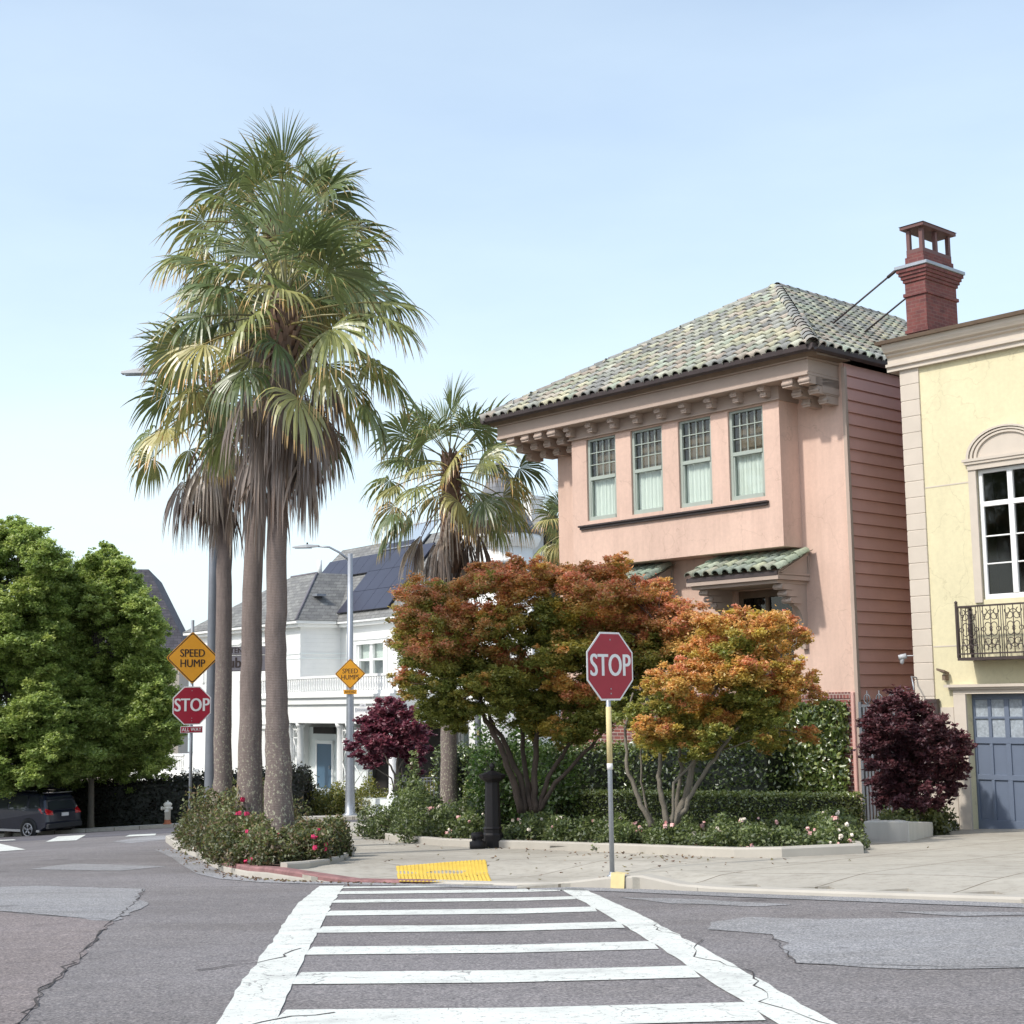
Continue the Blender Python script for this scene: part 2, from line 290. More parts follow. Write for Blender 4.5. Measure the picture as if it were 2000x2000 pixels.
# ------------------------------------------------------------------ mesh builder
class MB:
    def __init__(s, zo=0.0, M=None): s.v = []; s.f = []; s.m = []; s.c = []; s.cur = 0; s.zo = zo; s.M = M; s.col = (1, 1, 1); s.sm = []; s.smooth = False
    def mat(s, i): s.cur = i; return s
    def add(s, vs, fs):
        k = len(s.v)
        for p in vs:
            p = Vector(p)
            if s.M is not None: p = s.M @ p
            s.v.append((p.x, p.y, p.z - s.zo))
        for f in fs: s.f.append(tuple(k + i for i in f)); s.m.append(s.cur); s.c.append(s.col); s.sm.append(s.smooth)
        return s
    def box(s, x0, x1, y0, y1, z0, z1):
        return s.add([(x0, y0, z0), (x1, y0, z0), (x1, y1, z0), (x0, y1, z0), (x0, y0, z1), (x1, y0, z1), (x1, y1, z1), (x0, y1, z1)],
                     [(0, 3, 2, 1), (4, 5, 6, 7), (0, 1, 5, 4), (1, 2, 6, 5), (2, 3, 7, 6), (3, 0, 4, 7)])
    def prism(s, pts, ax, a, b):
        """polygon pts in the plane across axis ax ('x': (y,z), 'y': (x,z), 'z': (x,y)), swept from a to b"""
        def P(p, t): return {'x': (t, p[0], p[1]), 'y': (p[0], t, p[1]), 'z': (p[0], p[1], t)}[ax]
        n = len(pts)
        return s.add([P(p, a) for p in pts] + [P(p, b) for p in pts],
                     [tuple(range(n)), tuple(range(2 * n - 1, n - 1, -1))] + [(i, i + n, (i + 1) % n + n, (i + 1) % n) for i in range(n)])
    def tube(s, path, rad, n=8, caps=True):
        path = [Vector(p) for p in path]
        if not hasattr(rad, '__len__'): rad = [rad] * len(path)
        vs, fs = [], []; up = None
        for i, p in enumerate(path):
            d = (path[min(i + 1, len(path) - 1)] - path[max(i - 1, 0)]).normalized()
            if up is None: up = Vector((0, 0, 1)) if abs(d.z) < .9 else Vector((1, 0, 0))
            a = d.cross(up).normalized(); b_ = a.cross(d).normalized(); up = b_
            for k in range(n):
                t = 2 * math.pi * k / n; vs.append(p + a * (math.cos(t) * rad[i]) + b_ * (math.sin(t) * rad[i]))
        for i in range(len(path) - 1):
            for k in range(n): fs.append((i * n + k, i * n + (k + 1) % n, (i + 1) * n + (k + 1) % n, (i + 1) * n + k))
        if caps: fs.append(tuple(range(n - 1, -1, -1))); fs.append(tuple(range((len(path) - 1) * n, len(path) * n)))
        sm = s.smooth; s.smooth = True; s.add(vs, fs); s.smooth = sm
        return s
    def lathe(s, prof, c=(0, 0), n=16, smooth=True):
        vs = [(c[0] + r * math.cos(2 * math.pi * k / n), c[1] + r * math.sin(2 * math.pi * k / n), z) for r, z in prof for k in range(n)]
        fs = [(i * n + k, i * n + (k + 1) % n, (i + 1) * n + (k + 1) % n, (i + 1) * n + k) for i in range(len(prof) - 1) for k in range(n)]
        fs += [tuple(range(n - 1, -1, -1)), tuple(range((len(prof) - 1) * n, len(prof) * n))]
        sm = s.smooth; s.smooth = smooth; s.add(vs, fs); s.smooth = sm
        return s
    def quad(s, a, b, c, d): return s.add([a, b, c, d], [(0, 1, 2, 3)])
    def build(s, name, mats, parent=None, loc=None, bevel=0, rotz=0):
        me = bpy.data.meshes.new(name); me.from_pydata(s.v, [], s.f)
        for mn in ([mats] if isinstance(mats, str) else mats): me.materials.append(MATS[mn])
        me.polygons.foreach_set("material_index", s.m); me.polygons.foreach_set("use_smooth", s.sm)
        if any(c != (1, 1, 1) for c in s.c):
            at = me.attributes.new("Col", 'FLOAT_COLOR', 'FACE'); at.data.foreach_set("color", [x for c in s.c for x in (*c[:3], 1)])
        me.validate(); me.update()
        o = bpy.data.objects.new(name, me); COL.objects.link(o)
        if parent: o.parent = parent
        if loc is not None: o.location = loc
        if rotz: o.rotation_euler.z = rotz
        if bevel:
            bm = o.modifiers.new("bevel", 'BEVEL'); bm.width = bevel; bm.segments = 1; bm.limit_method = 'ANGLE'
        return o
def tag(o, label=None, cat=None, group=None, kind=None):
    for k, v in (("label", label), ("category", cat), ("group", group), ("kind", kind)):
        if v: o[k] = v
    return o
def thing(name, label, cat, loc=(0, 0, 0), rotz=0, group=None):
    o = bpy.data.objects.new(name, None); COL.objects.link(o); o.empty_display_size = .3
    o.location = loc; o.rotation_euler = (0, 0, rotz); return tag(o, label, cat, group)
def copy_tree(o, parent=None):
    c = o.copy(); COL.objects.link(c); c.parent = parent
    for ch in list(o.children): copy_tree(ch, c)
    return c
_tc = {}
def text(mb, body, size, M, bold=.008, depth=.003, mat=None, sx=1.0):
    """lettering, centred, lying in the xz plane facing -y"""
    key = body
    if key not in _tc:
        cu = bpy.data.curves.new("t", 'FONT'); cu.body = body; cu.size = 1; cu.align_x = 'CENTER'; cu.align_y = 'CENTER'; cu.resolution_u = 4
        ob = bpy.data.objects.new("t", cu); COL.objects.link(ob); bpy.context.view_layer.update()
        me = ob.evaluated_get(bpy.context.evaluated_depsgraph_get()).to_mesh()
        _tc[key] = ([tuple(v.co) for v in me.vertices], [tuple(p.vertices) for p in me.polygons])
        ob.to_mesh_clear(); bpy.data.objects.remove(ob)
    vs, fs = _tc[key]
    if mat is not None: mb.mat(mat)
    for q, dx in enumerate((0, -1, 1, -2, 2) if bold > .009 else (0, -1, 1)): mb.add([M @ Vector((v[0] * size * sx + dx * bold * size * (.5 if bold > .009 else 1), -depth - .0004 * q, v[1] * size)) for v in vs], fs)

# leaves as raw arrays (fast)
def leaf_mesh(name, cen, size, cols, mat="leaf", parent=None, up=.5, aspect=1.0, loc=None):
    n = len(cen); cen = np.asarray(cen, float); size = np.broadcast_to(np.asarray(size, float), (n,))
    nr = RNG.normal(size=(n, 3)); nr[:, 2] = np.abs(nr[:, 2]) + up; nr /= np.linalg.norm(nr, axis=1)[:, None]
    t = np.cross(nr, RNG.normal(size=(n, 3))); t /= np.linalg.norm(t, axis=1)[:, None]; b_ = np.cross(nr, t)
    h = size[:, None] * .5
    bend = nr * h * .35
    v = np.stack([cen - t * h, cen + b_ * h * .62 * aspect - bend, cen + t * h * 1.1, cen - b_ * h * .62 * aspect - bend], 1).reshape(-1, 3)
    me = bpy.data.meshes.new(name); me.vertices.add(4 * n); me.vertices.foreach_set("co", v.ravel())
    # two triangles folded along the midrib
    tri = np.empty((n, 2, 3), np.int32); k = np.arange(n) * 4
    tri[:, 0] = np.stack([k, k + 1, k + 2], 1); tri[:, 1] = np.stack([k, k + 2, k + 3], 1)
    me.loops.add(6 * n); me.loops.foreach_set("vertex_index", tri.ravel())
    me.polygons.add(2 * n); me.polygons.foreach_set("loop_start", np.arange(2 * n, dtype=np.int32) * 3)
    me.update(calc_edges=True)
    at = me.attributes.new("Col", 'FLOAT_COLOR', 'FACE')
    c4 = np.ones((n, 2, 4), np.float32); c4[:, :, :3] = np.clip(cols, 0, 1)[:, None, :]
    at.data.foreach_set("color", c4.ravel()); me.materials.append(MATS[mat])
    o = bpy.data.objects.new(name, me); COL.objects.link(o)
    if parent: o.parent = parent
    if loc is not None: o.location = loc
    return o
def blob_points(c, r, n, flat=.75):
    """points in a lumpy ellipsoid, thicker towards its skin"""
    d = RNG.normal(size=(n, 3)); d /= np.linalg.norm(d, axis=1)[:, None]
    rad = RNG.random(n) ** .55
    rad *= 1 + .22 * np.sin(d[:, 0] * 5 + c[0] * 9) * np.cos(d[:, 1] * 4 + c[1] * 7) + .12 * np.sin(d[:, 2] * 9 + c[2] * 5)
    p = d * rad[:, None] * r; p[:, 2] *= flat
    k = RNG.random(n) < .4; p[k] += RNG.normal(0, .32 * r, (int(k.sum()), 3)) * np.array([1, 1, .8])
    return p + np.asarray(c), d[:, 2] * rad
def jit(base, n, amt=.18, h=None):
    c = np.tile(np.asarray(base, float), (n, 1)); c *= (1 + RNG.normal(0, amt, n))[:, None]; c *= 1 + RNG.normal(0, amt * .35, (n, 3))
    return np.clip(c, .004, 1)

# ------------------------------------------------------------------ draped ground sheets
import bmesh
def drape(name, pts, h, mats, thick=0, cell=1.2, kind="structure", side=None, edge_only=False, parent=None, hf=None):
    bm = bmesh.new(); vs = [bm.verts.new((p[0], p[1], 0)) for p in pts]; f0 = bm.faces.new(vs)
    bmesh.ops.triangulate(bm, faces=bm.faces[:], quad_method='BEAUTY', ngon_method='EAR_CLIP')
    xs = [p[0] for p in pts]; ys = [p[1] for p in pts]
    cuts = [((x, 0, 0), (1, 0, 0)) for x in sorted({0.0, -8.0, -45.0, 30.0} | set(np.arange(math.ceil(min(xs) / cell) * cell, max(xs), cell).round(3)))]
    cuts += [((0, y, 0), (0, 1, 0)) for y in sorted({95.0} | set(np.arange(math.ceil(min(ys) / cell) * cell, max(ys), cell).round(3)))]
    for co, no in cuts:
        bmesh.ops.bisect_plane(bm, geom=bm.verts[:] + bm.edges[:] + bm.faces[:], plane_co=co, plane_no=no)
    def inside(x, y):
        c = False
        for (a, b_), (d, e) in zip(pts, list(pts[1:]) + [pts[0]]):
            if (b_ > y) != (e > y) and x < (d - a) * (y - b_) / (e - b_) + a: c = not c
        return c
    bad = [f for f in bm.faces if f.calc_area() < 1e-7 or not inside(*f.calc_center_median().xy)]
    bmesh.ops.delete(bm, geom=bad, context='FACES'); bmesh.ops.remove_doubles(bm, verts=bm.verts[:], dist=.0005)
    H = hf if hf else (lambda x, y: h)
    for v in bm.verts: v.co.z = G(v.co.x, v.co.y) + H(v.co.x, v.co.y)
    if thick:
        be = [e for e in bm.edges if e.is_boundary]
        r = bmesh.ops.extrude_edge_only(bm, edges=be)
        for g in r['geom']:
            if isinstance(g, bmesh.types.BMVert): g.co.z = G(g.co.x, g.co.y) - thick
        if side is not None:
            bm.normal_update()
            for f in bm.faces:
                if abs(f.normal.z) < .5: f.material_index = side
    bmesh.ops.recalc_face_normals(bm, faces=bm.faces[:])
    bm.normal_update()
    for f in bm.faces:
        if f.normal.z < -.3: f.normal_flip()
    me = bpy.data.meshes.new(name); bm.to_mesh(me); bm.free()
    for mn in ([mats] if isinstance(mats, str) else mats): me.materials.append(MATS[mn])
    o = bpy.data.objects.new(name, me); COL.objects.link(o)
    if parent: o.parent = parent
    elif kind: o["kind"] = kind
    return o
def offset_line(pts, d):
    out = []
    for i, p in enumerate(pts):
        a = Vector(pts[max(i - 1, 0)][:2]); b_ = Vector(pts[min(i + 1, len(pts) - 1)][:2]); t = (b_ - a).normalized()
        out.append((p[0] - t.y * d, p[1] + t.x * d))
    return out
# ================================================================== GROUND
def sm(a, b, x): t = min(1, max(0, (x - a) / (b - a))); return t * t * (3 - 2 * t)
KERB = [(-8.7, 44), (-8.4, 38.5), (-7.87, 33.5), (-6.63, 29.05), (-5.4, 25.2), (-4.75, 22.95), (-3.95, 20.3), (-3.42, 19.07), (-2.77, 18.25), (-1.95, 17.75),
        (-1.0, 17.3), (-.32, 16.85), (.35, 16.4), (.95, 15.92), (1.3, 15.6), (2.36, 14.4), (4.24, 12.5), (9.5, 6.8), (16, -.5), (22, -8)]
def dline(x, y, line=KERB):
    best = 9e9
    for (ax, ay), (bx, by) in zip(line[:-1], line[1:]):
        dx, dy = bx - ax, by - ay; t = max(0, min(1, ((x - ax) * dx + (y - ay) * dy) / (dx * dx + dy * dy)))
        best = min(best, math.hypot(x - ax - t * dx, y - ay - t * dy))
    return best
def side_h(x, y):
    h = .13
    s = math.hypot((x + .75) , (y - 17.3)); h -= .11 * (1 - sm(1.3, 2.6, s))
    if x > 1.2: h -= .09 * sm(1.35, 1.75, x - max(0, (y - 15.5)) * .9) * (1 - sm(0, 1.5, dline(x, y)))
    return h
drape("ground", [(-160, -30), (120, -30), (120, 260), (-160, 260)], 0, "asphalt", cell=6)
drape("road", [(-60, 44.5), (-8.6, 44.5), (40, 44.5), (40, 50), (3, 52.2), (0, 56), (-6, 57), (-60, 57)], .004, "asphalt_far", cell=3)
pave = offset_line(KERB, .04) + [(60, -8), (60, 46), (-8.0, 46)]
drape("sidewalk", pave, 0, "sidewalk", thick=.25, cell=.6, hf=side_h)
drape("sidewalk", [(-60, 57.2), (-13, 56.9), (-6, 56.6), (0, 55.4), (4, 51), (60, 51), (60, 90), (-60, 90)], .13, "sidewalk", thick=.25, cell=4)
def kerb(name, line, wd, hf, mat, depth=.3, kind="structure", dens=.5):
    pts = []
    for a, b_ in zip(line[:-1], line[1:]):
        n = max(1, int(math.hypot(b_[0] - a[0], b_[1] - a[1]) / dens))
        pts += [(a[0] + (b_[0] - a[0]) * i / n, a[1] + (b_[1] - a[1]) * i / n) for i in range(n)]
    pts.append(line[-1]); ins = offset_line(pts, wd)
    mb = MB(); vs = []; fs = []
    for p, q in zip(pts, ins):
        zt = G(*p) + hf(*p); vs += [(p[0], p[1], G(*p) - depth), (p[0], p[1], zt - .02), (p[0] + (q[0] - p[0]) * .12, p[1] + (q[1] - p[1]) * .12, zt), (q[0], q[1], zt), (q[0], q[1], zt - depth)]
    for i in range(len(pts) - 1):
        for k in range(4): a = i * 5 + k; fs.append((a, a + 5, a + 6, a + 1))
    n = (len(pts) - 1) * 5; fs += [(0, 1, 2, 3, 4), (n + 4, n + 3, n + 2, n + 1, n)]
    mb.add(vs, fs); o = mb.build(name, mat)
    if kind: o["kind"] = kind
    return o
out = offset_line(KERB, .012)
kerb("kerb", offset_line(KERB[:6], -.015), .17, lambda x, y: side_h(x, y) + .012, "concrete")
kerb("kerb", offset_line(KERB[5:11], -.015), .17, lambda x, y: side_h(x, y) + .014, "red_kerb_paint")
kerb("kerb", offset_line(KERB[10:], -.015), .17, lambda x, y: side_h(x, y) + .012, "concrete")
kerb("kerb", [(-60, 57.1), (-13, 56.8), (-6, 56.5), (0, 55.3)], .18, lambda x, y: .14, "concrete_new", dens=2)
# red paint only on the top and the upper lip: the face below it stays bare stone
kerb("kerb", offset_line(KERB[5:11], -.025), .03, lambda x, y: side_h(x, y) - .045, "concrete")
# pale gutter strip
def strip(name, line, d0, d1, h, mat):
    a = offset_line(line, d0); b_ = offset_line(line, d1); vs = [(p[0], p[1], G(*p) + h) for q in zip(a, b_) for p in q]
    o = MB().add(vs, [(2 * i, 2 * i + 2, 2 * i + 3, 2 * i + 1) for i in range(len(a) - 1)]).build(name, mat); o["kind"] = "structure"; return o
strip("gutter", KERB[3:], -.40, .0, .006, "asphalt_pale")
# asphalt repairs and seams
def rough_edge(pts, amp=.006):
    out = []
    for a, b_ in zip(pts, pts[1:] + pts[:1]):
        n = max(1, int(math.hypot(b_[0] - a[0], b_[1] - a[1]) / .22))
        out += [(a[0] + (b_[0] - a[0]) * i / n + (random.gauss(0, amp) if i else 0), a[1] + (b_[1] - a[1]) * i / n + (random.gauss(0, amp) if i else 0)) for i in range(n)]
    return out
def patch(name, pts, mat, h=.005):
    return drape(name, rough_edge(pts, .022), h, mat, cell=2)
patch("asphalt_patch", [(-9.5, 18.6), (-6.16, 17.82), (-5.76, 17.96), (-4.24, 17.06), (-3.95, 15.6), (-3.6, 14.6), (-3.45, 12.84), (-4.87, 14.11), (-9.5, 15.5)], "asphalt_pale")
patch("asphalt_patch", [(-9.5, 15.45), (-4.87, 14.06), (-3.45, 12.8), (-3.2, 11.4), (-3.05, 10.6), (-2.9, 9.96), (-2.7, 8.73), (-2.55, 8.04), (-2.4, 7.29), (-2.0, 4.9), (-1.7, 3), (-1.5, 0), (-9.5, 0)], "asphalt_pink", .0045)
patch("asphalt_patch", [(1.4, 11.12), (1.5, 11.7), (1.86, 12.05), (2.3, 11.7), (2.7, 11.6), (3.2, 11.5), (3.9, 11.3), (6.5, 8.6), (5.2, 6.2), (2.82, 8.42), (2.2, 8.5), (1.65, 8.94), (1.72, 9.8), (1.8, 10.62), (1.6, 10.9)], "asphalt_pale", .004)
patch("asphalt_patch", [(3.0, 12.15), (3.9, 11.75), (7, 8.6), (6.8, 8.35), (3.9, 11.5), (3.43, 11.55)], "asphalt_pale", .0045)
patch("asphalt_patch", [(1.0, 14.6), (1.7, 14.0), (2.4, 13.1), (2.1, 13.0), (1.4, 13.6)], "asphalt_pale", .004)
patch("asphalt_patch", [(-7.2, 22), (-5.6, 21.2), (-5.2, 22.3), (-7.0, 23.6)], "asphalt_pale", .004)
patch("asphalt_patch", [(-10.4, 41.9), (-8.8, 40), (-8.3, 36), (-8.8, 34), (-9.9, 36.5)], "asphalt_pale", .004)
def seam(line, wd=.02, name="asphalt_crack", h=.007):
    pts = []
    for a, b_ in zip(line[:-1], line[1:]):
        n = max(2, int(math.hypot(b_[0] - a[0], b_[1] - a[1]) / .15))
        pts += [(a[0] + (b_[0] - a[0]) * i / n + random.gauss(0, .018), a[1] + (b_[1] - a[1]) * i / n + random.gauss(0, .02)) for i in range(n)]
    pts.append(line[-1]); mb = MB(); vs = []; fs = []
    for i, p in enumerate(pts):
        a = Vector(pts[max(0, i - 1)]); b_ = Vector(pts[min(len(pts) - 1, i + 1)]); t = (b_ - a).normalized() if (b_ - a).length else Vector((1, 0)); w_ = wd * random.uniform(.15, 1.0) * .22
        vs += [(p[0] - t.y * w_, p[1] + t.x * w_, G(*p) + h), (p[0] + t.y * w_, p[1] - t.x * w_, G(*p) + h)]
    for i in range(len(pts) - 1): fs.append((2 * i, 2 * i + 1, 2 * i + 3, 2 * i + 2))
    o = mb.add(vs, fs).build(name, "seam_tar"); o["kind"] = "structure"; return o
seam([(-4.22, 16.98), (-3.7, 14.27), (-3.34, 12.13), (-3.11, 10.97), (-2.92, 9.96), (-2.7, 8.73), (-2.56, 8.04), (-2.4, 7.29), (-2.0, 4.9), (-1.7, 3)], .045)
seam([(-6.6, 17.9), (-5.76, 17.96), (-4.24, 17.1), (-2.4, 17.35)], .03)
seam([(-6.6, 14.6), (-4.87, 14.1), (-3.45, 12.85)], .025)
seam([(1.4, 11.12), (1.8, 10.62), (1.65, 8.94), (2.82, 8.42), (5.2, 6.2)], .025)
seam([(-1.7, 10.65), (-1.4, 10.7), (-.8, 10.4), (.2, 10.6)], .02, h=.0075)
seam([(1.1, 12.2), (1.05, 11.2), (1.25, 10.4), (1.1, 9.4), (1.35, 8.6), (1.2, 7.4), (1.4, 6.6), (1.3, 5.2)], .03, h=.0075)
seam([(-1.95, 9.2), (-1.6, 9.7), (-1.5, 10.4)], .05, h=.0075)
seam([(-1.42, 6.7), (-1.1, 7.3), (-.9, 7.4)], .04, h=.0075)
# crosswalk
Lx = lambda y: np.interp(y, [0, 4, 7.1, 7.8, 10.4, 14.76, 17.5], [-1.12, -1.27, -1.42, -1.5, -1.74, -2.15, -2.28])
Li = lambda y: np.interp(y, [0, 4, 7.47, 8.54, 10.6, 14.43, 17.4], [-.83, -.97, -1.17, -1.28, -1.46, -1.79, -2.0])
Ri = lambda y: np.interp(y, [0, 4, 6.8, 8.3, 9.5, 11.2, 13.7, 16.2], [1.42, 1.27, 1.15, 1.04, .98, .86, .66, .43])
Rx = lambda y: np.interp(y, [0, 4, 6.73, 8.24, 9.9, 12.6, 16.1], [1.68, 1.53, 1.40, 1.32, 1.22, 1.02, .69])
ys = [0.4, 4, 7.1, 8.5, 10.4, 14.7, 17.15]
o = drape("crosswalk_line", rough_edge([(float(Lx(y)), y) for y in ys] + [(float(Li(y)), y) for y in ys[::-1]]), .0056, "road_paint", cell=2)
ys = [0.4, 4, 6.8, 8.3, 9.9, 12.6, 16.0]
o = drape("crosswalk_line", rough_edge([(float(Ri(y)), y) for y in ys] + [(float(Rx(y)), y) for y in ys[::-1]]), .0060, "road_paint", cell=2)
for y0, y1 in [(1.25, 1.85), (2.9, 3.5), (4.5, 5.1), (6.1, 6.75), (7.05, 7.1), (8.5, 9.05), (10.0, 10.5), (11.52, 12.05), (13.08, 13.6), (14.55, 14.95), (15.76, 16.2), (16.7, 16.95)]:
    if y0 == 7.05: y0, y1 = 6.95, 7.52
    if (y0, y1) == (6.1, 6.75): y0, y1 = 5.4, 5.97
    if (y0, y1) == (4.5, 5.1): y0, y1 = 3.8, 4.4
    if (y0, y1) == (2.9, 3.5): y0, y1 = 2.2, 2.8
    if (y0, y1) == (1.25, 1.85): y0, y1 = .7, 1.2
    s = -.38     # the rungs run slightly away to the right
    xl, xr = float(Li(y0)) - .02, float(Ri(y0)) + .02; k = -.00
    xl, xr = float(Li((y0 + y1) / 2)), float(Ri((y0 + y1) / 2))
    sh = -.036 * (xr - xl)
    drape("crosswalk_bar", rough_edge([(xl, y0), (xr, y0 + sh), (xr, y1 + sh), (xl, y1)]), .0050, "road_paint", cell=2)
for q in ([(-12.93, 40.96), (-15.17, 49.31), (-14.36, 49.72), (-12.06, 40.86)], [(-11.09, 42.23), (-11.66, 44.88), (-10.77, 44.56), (-10.14, 41.83)],
          [(-17.9, 46.5), (-18.3, 49.5), (-16.28, 48.29), (-15.7, 46.8)], [(-16.5, 44), (-14.54, 41.98), (-10.87, 33.04), (-11.3, 32.6), (-14.6, 37.5)]):
    drape("road_marking", q, .010, "road_paint", cell=3)
# tactile paving: plate with raised ribs
t0, t1, t2, t3 = [Vector(p) for p in ((-1.56, 19.3), (-.42, 20.0), (-.28, 16.95), (-1.38, 17.42))]
mb = MB()
def tq(a, b_): 
    p = (t3.lerp(t2, a)).lerp(t0.lerp(t1, a), b_); return p
N = 10
vs = []; fs = []
for j in range(N + 1):
    for i in range(N + 1):
        p = tq(i / N, j / N); vs.append((p.x, p.y, G(p.x, p.y) + side_h(p.x, p.y) + .008))
for j in range(N):
    for i in range(N): a = j * (N + 1) + i; fs.append((a, a + 1, a + N + 2, a + N + 1))
mb.add(vs, fs)
for i in range(24):
    for j in range(26):
        p = tq((i + .5) / 24, (j + .5) / 26); z = G(p.x, p.y) + side_h(p.x, p.y) + .007
        r = .017; mb.add([(p.x - r, p.y - r * 1.5, z), (p.x + r, p.y - r * 1.5, z), (p.x + r, p.y + r * 1.5, z), (p.x - r, p.y + r * 1.5, z), (p.x - r * .5, p.y - r, z + .008), (p.x + r * .5, p.y - r, z + .008), (p.x + r * .5, p.y + r, z + .008), (p.x - r * .5, p.y + r, z + .008)],
               [(4, 5, 6, 7), (0, 1, 5, 4), (1, 2, 6, 5), (2, 3, 7, 6), (3, 0, 4, 7)])
o = mb.build("tactile_paving", "tactile_yellow"); o["kind"] = "structure"
# yellow paint daub on the kerb and the seam beside it
mb = MB(); p = Vector((1.13, 15.73)); z = G(*p)
mb.quad((.985, 15.845, z + .0), (1.12, 15.71, z + .0), (1.13, 15.72, z + .155), (.995, 15.855, z + .155)).quad((.995, 15.855, z + .156), (1.13, 15.72, z + .156), (1.19, 15.79, z + .158), (1.06, 15.92, z + .158))
o = mb.build("kerb_paint", "yellow_paint"); o["kind"] = "structure"

# ================================================================== PINK HOUSE
PA = Vector((6.57, 28.3, -1.40)); PR = math.atan2(-.743, .669)
ph = thing("pink_house", "pink stucco house with green barrel tile roof and a projecting bay of four sash windows", "house", PA, PR)
zo = PA.z
WIN = [(-6.59, -5.67), (-5.21, -4.28), (-3.82, -2.91), (-2.45, -1.54)]; WZ0, WZ1, WZM = 5.06, 6.92, 6.02
# main wall with ground-floor openings, brick plinth below 1.14
OPEN = [(-2.9, -1.45, .9, 3.25), (-6.6, -5.15, .9, 3.25)]
mb = MB(zo)
xs = [-8.17, -6.6, -5.15, -2.9, -1.45, -.0]
for a, b_ in zip(xs[:-1], xs[1:]):
    if (a, b_) in ((-6.6, -5.15), (-2.9, -1.45)): mb.box(a, b_, 0, .3, 3.25, 7.6)
    else: mb.box(a, b_, 0, .3, 1.14, 7.6)
mb.box(-8.17, -7.87, .3, 9.5, 1.0, 7.6)           # left side wall
mb.box(-8.17, 0, 9.5, 9.8, -2.5, 7.6)
mb.box(-.06, .0, -.025, 0, 1.14, 7.6)
mb.build("wall", "pink_stucco", ph)
mb = MB(zo); xs2 = [-8.19, -6.6, -5.15, -2.9, -1.45, 0.0]
for a, b_ in zip(xs2[:-1], xs2[1:]):
    top = .9 if (a, b_) in ((-6.6, -5.15), (-2.9, -1.45)) else 1.02
    mb.box(a, b_, -.03, .28, -3.5, top)
mb.box(-8.19, -7.87, .28, 9.5, -3.5, 1.0)
mb.build("brick_base", "brick_wall", ph)
for a, b_ in ((-8.19, -6.6), (-5.15, -2.9), (-1.45, .0)): MB(zo).box(a, b_, -.045, .0, 1.02, 1.14).build("brick_course", "brick_soldier", ph)
# lapped siding on the side wall
mb = MB(zo); z = -2.2
while z < 7.55:
    h = .245; y1 = 9.4
    mb.prism([(.0, 0), (.0, 0)], 'x', 0, 0) if False else None
    mb.add([(.0, .02, z), (.045, .02, z), (.012, .02, z + h - .012), (.0, .02, z + h - .012), (.0, y1, z), (.045, y1, z), (.012, y1, z + h - .012), (.0, y1, z + h - .012)],
           [(0, 1, 2, 3), (4, 7, 6, 5), (0, 4, 5, 1), (1, 5, 6, 2), (2, 6, 7, 3)])
    z += h
mb.box(-.25, -.002, .3, 9.4, -2.5, 7.55); mb.build("siding_wall", "siding_paint", ph)
MB(zo).box(.0, .075, -.06, .02, -1.45, 7.5).build("corner_board", "pink_trim", ph)
# bay
bx0, bx1, by = -7.06, -1.13, -.61
mb = MB(zo)
edges = [bx0] + [x for w_ in WIN for x in w_] + [bx1]
for i in range(0, len(edges), 2): mb.box(edges[i], edges[i + 1], by, by + .14, WZ0, WZ1)
mb.box(bx0, bx1, by, by + .14, 4.02, WZ0).box(bx0, bx1, by, by + .14, WZ1, 7.3)
mb.box(bx0, bx0 + .14, by + .14, 0, 4.02, 7.3).box(bx1 - .14, bx1, by + .14, 0, 4.02, 7.3).box(bx0 + .14, bx1 - .14, by + .14, 0, 4.02, 4.14)
mb.build("bay", "pink_stucco", ph)
MB(zo).box(-6.82, -1.45, by - .10, by, 4.925, 4.965).box(-6.80, -1.47, by - .06, by, 4.87, 4.925).build("window_sill", "iron_brown", ph, bevel=.006)
MB(zo).box(bx0 - .04, bx1 + .04, by - .045, by - .001, 6.955, 7.25).box(bx0 - .06, bx1 + .06, by - .075, by - .046, 6.955, 6.985).box(bx0 - .04, bx0 - .001, by, 0, 6.955, 7.25).box(bx1 + .001, bx1 + .04, by, 0, 6.955, 7.25).build("frieze", "pink_trim", ph)
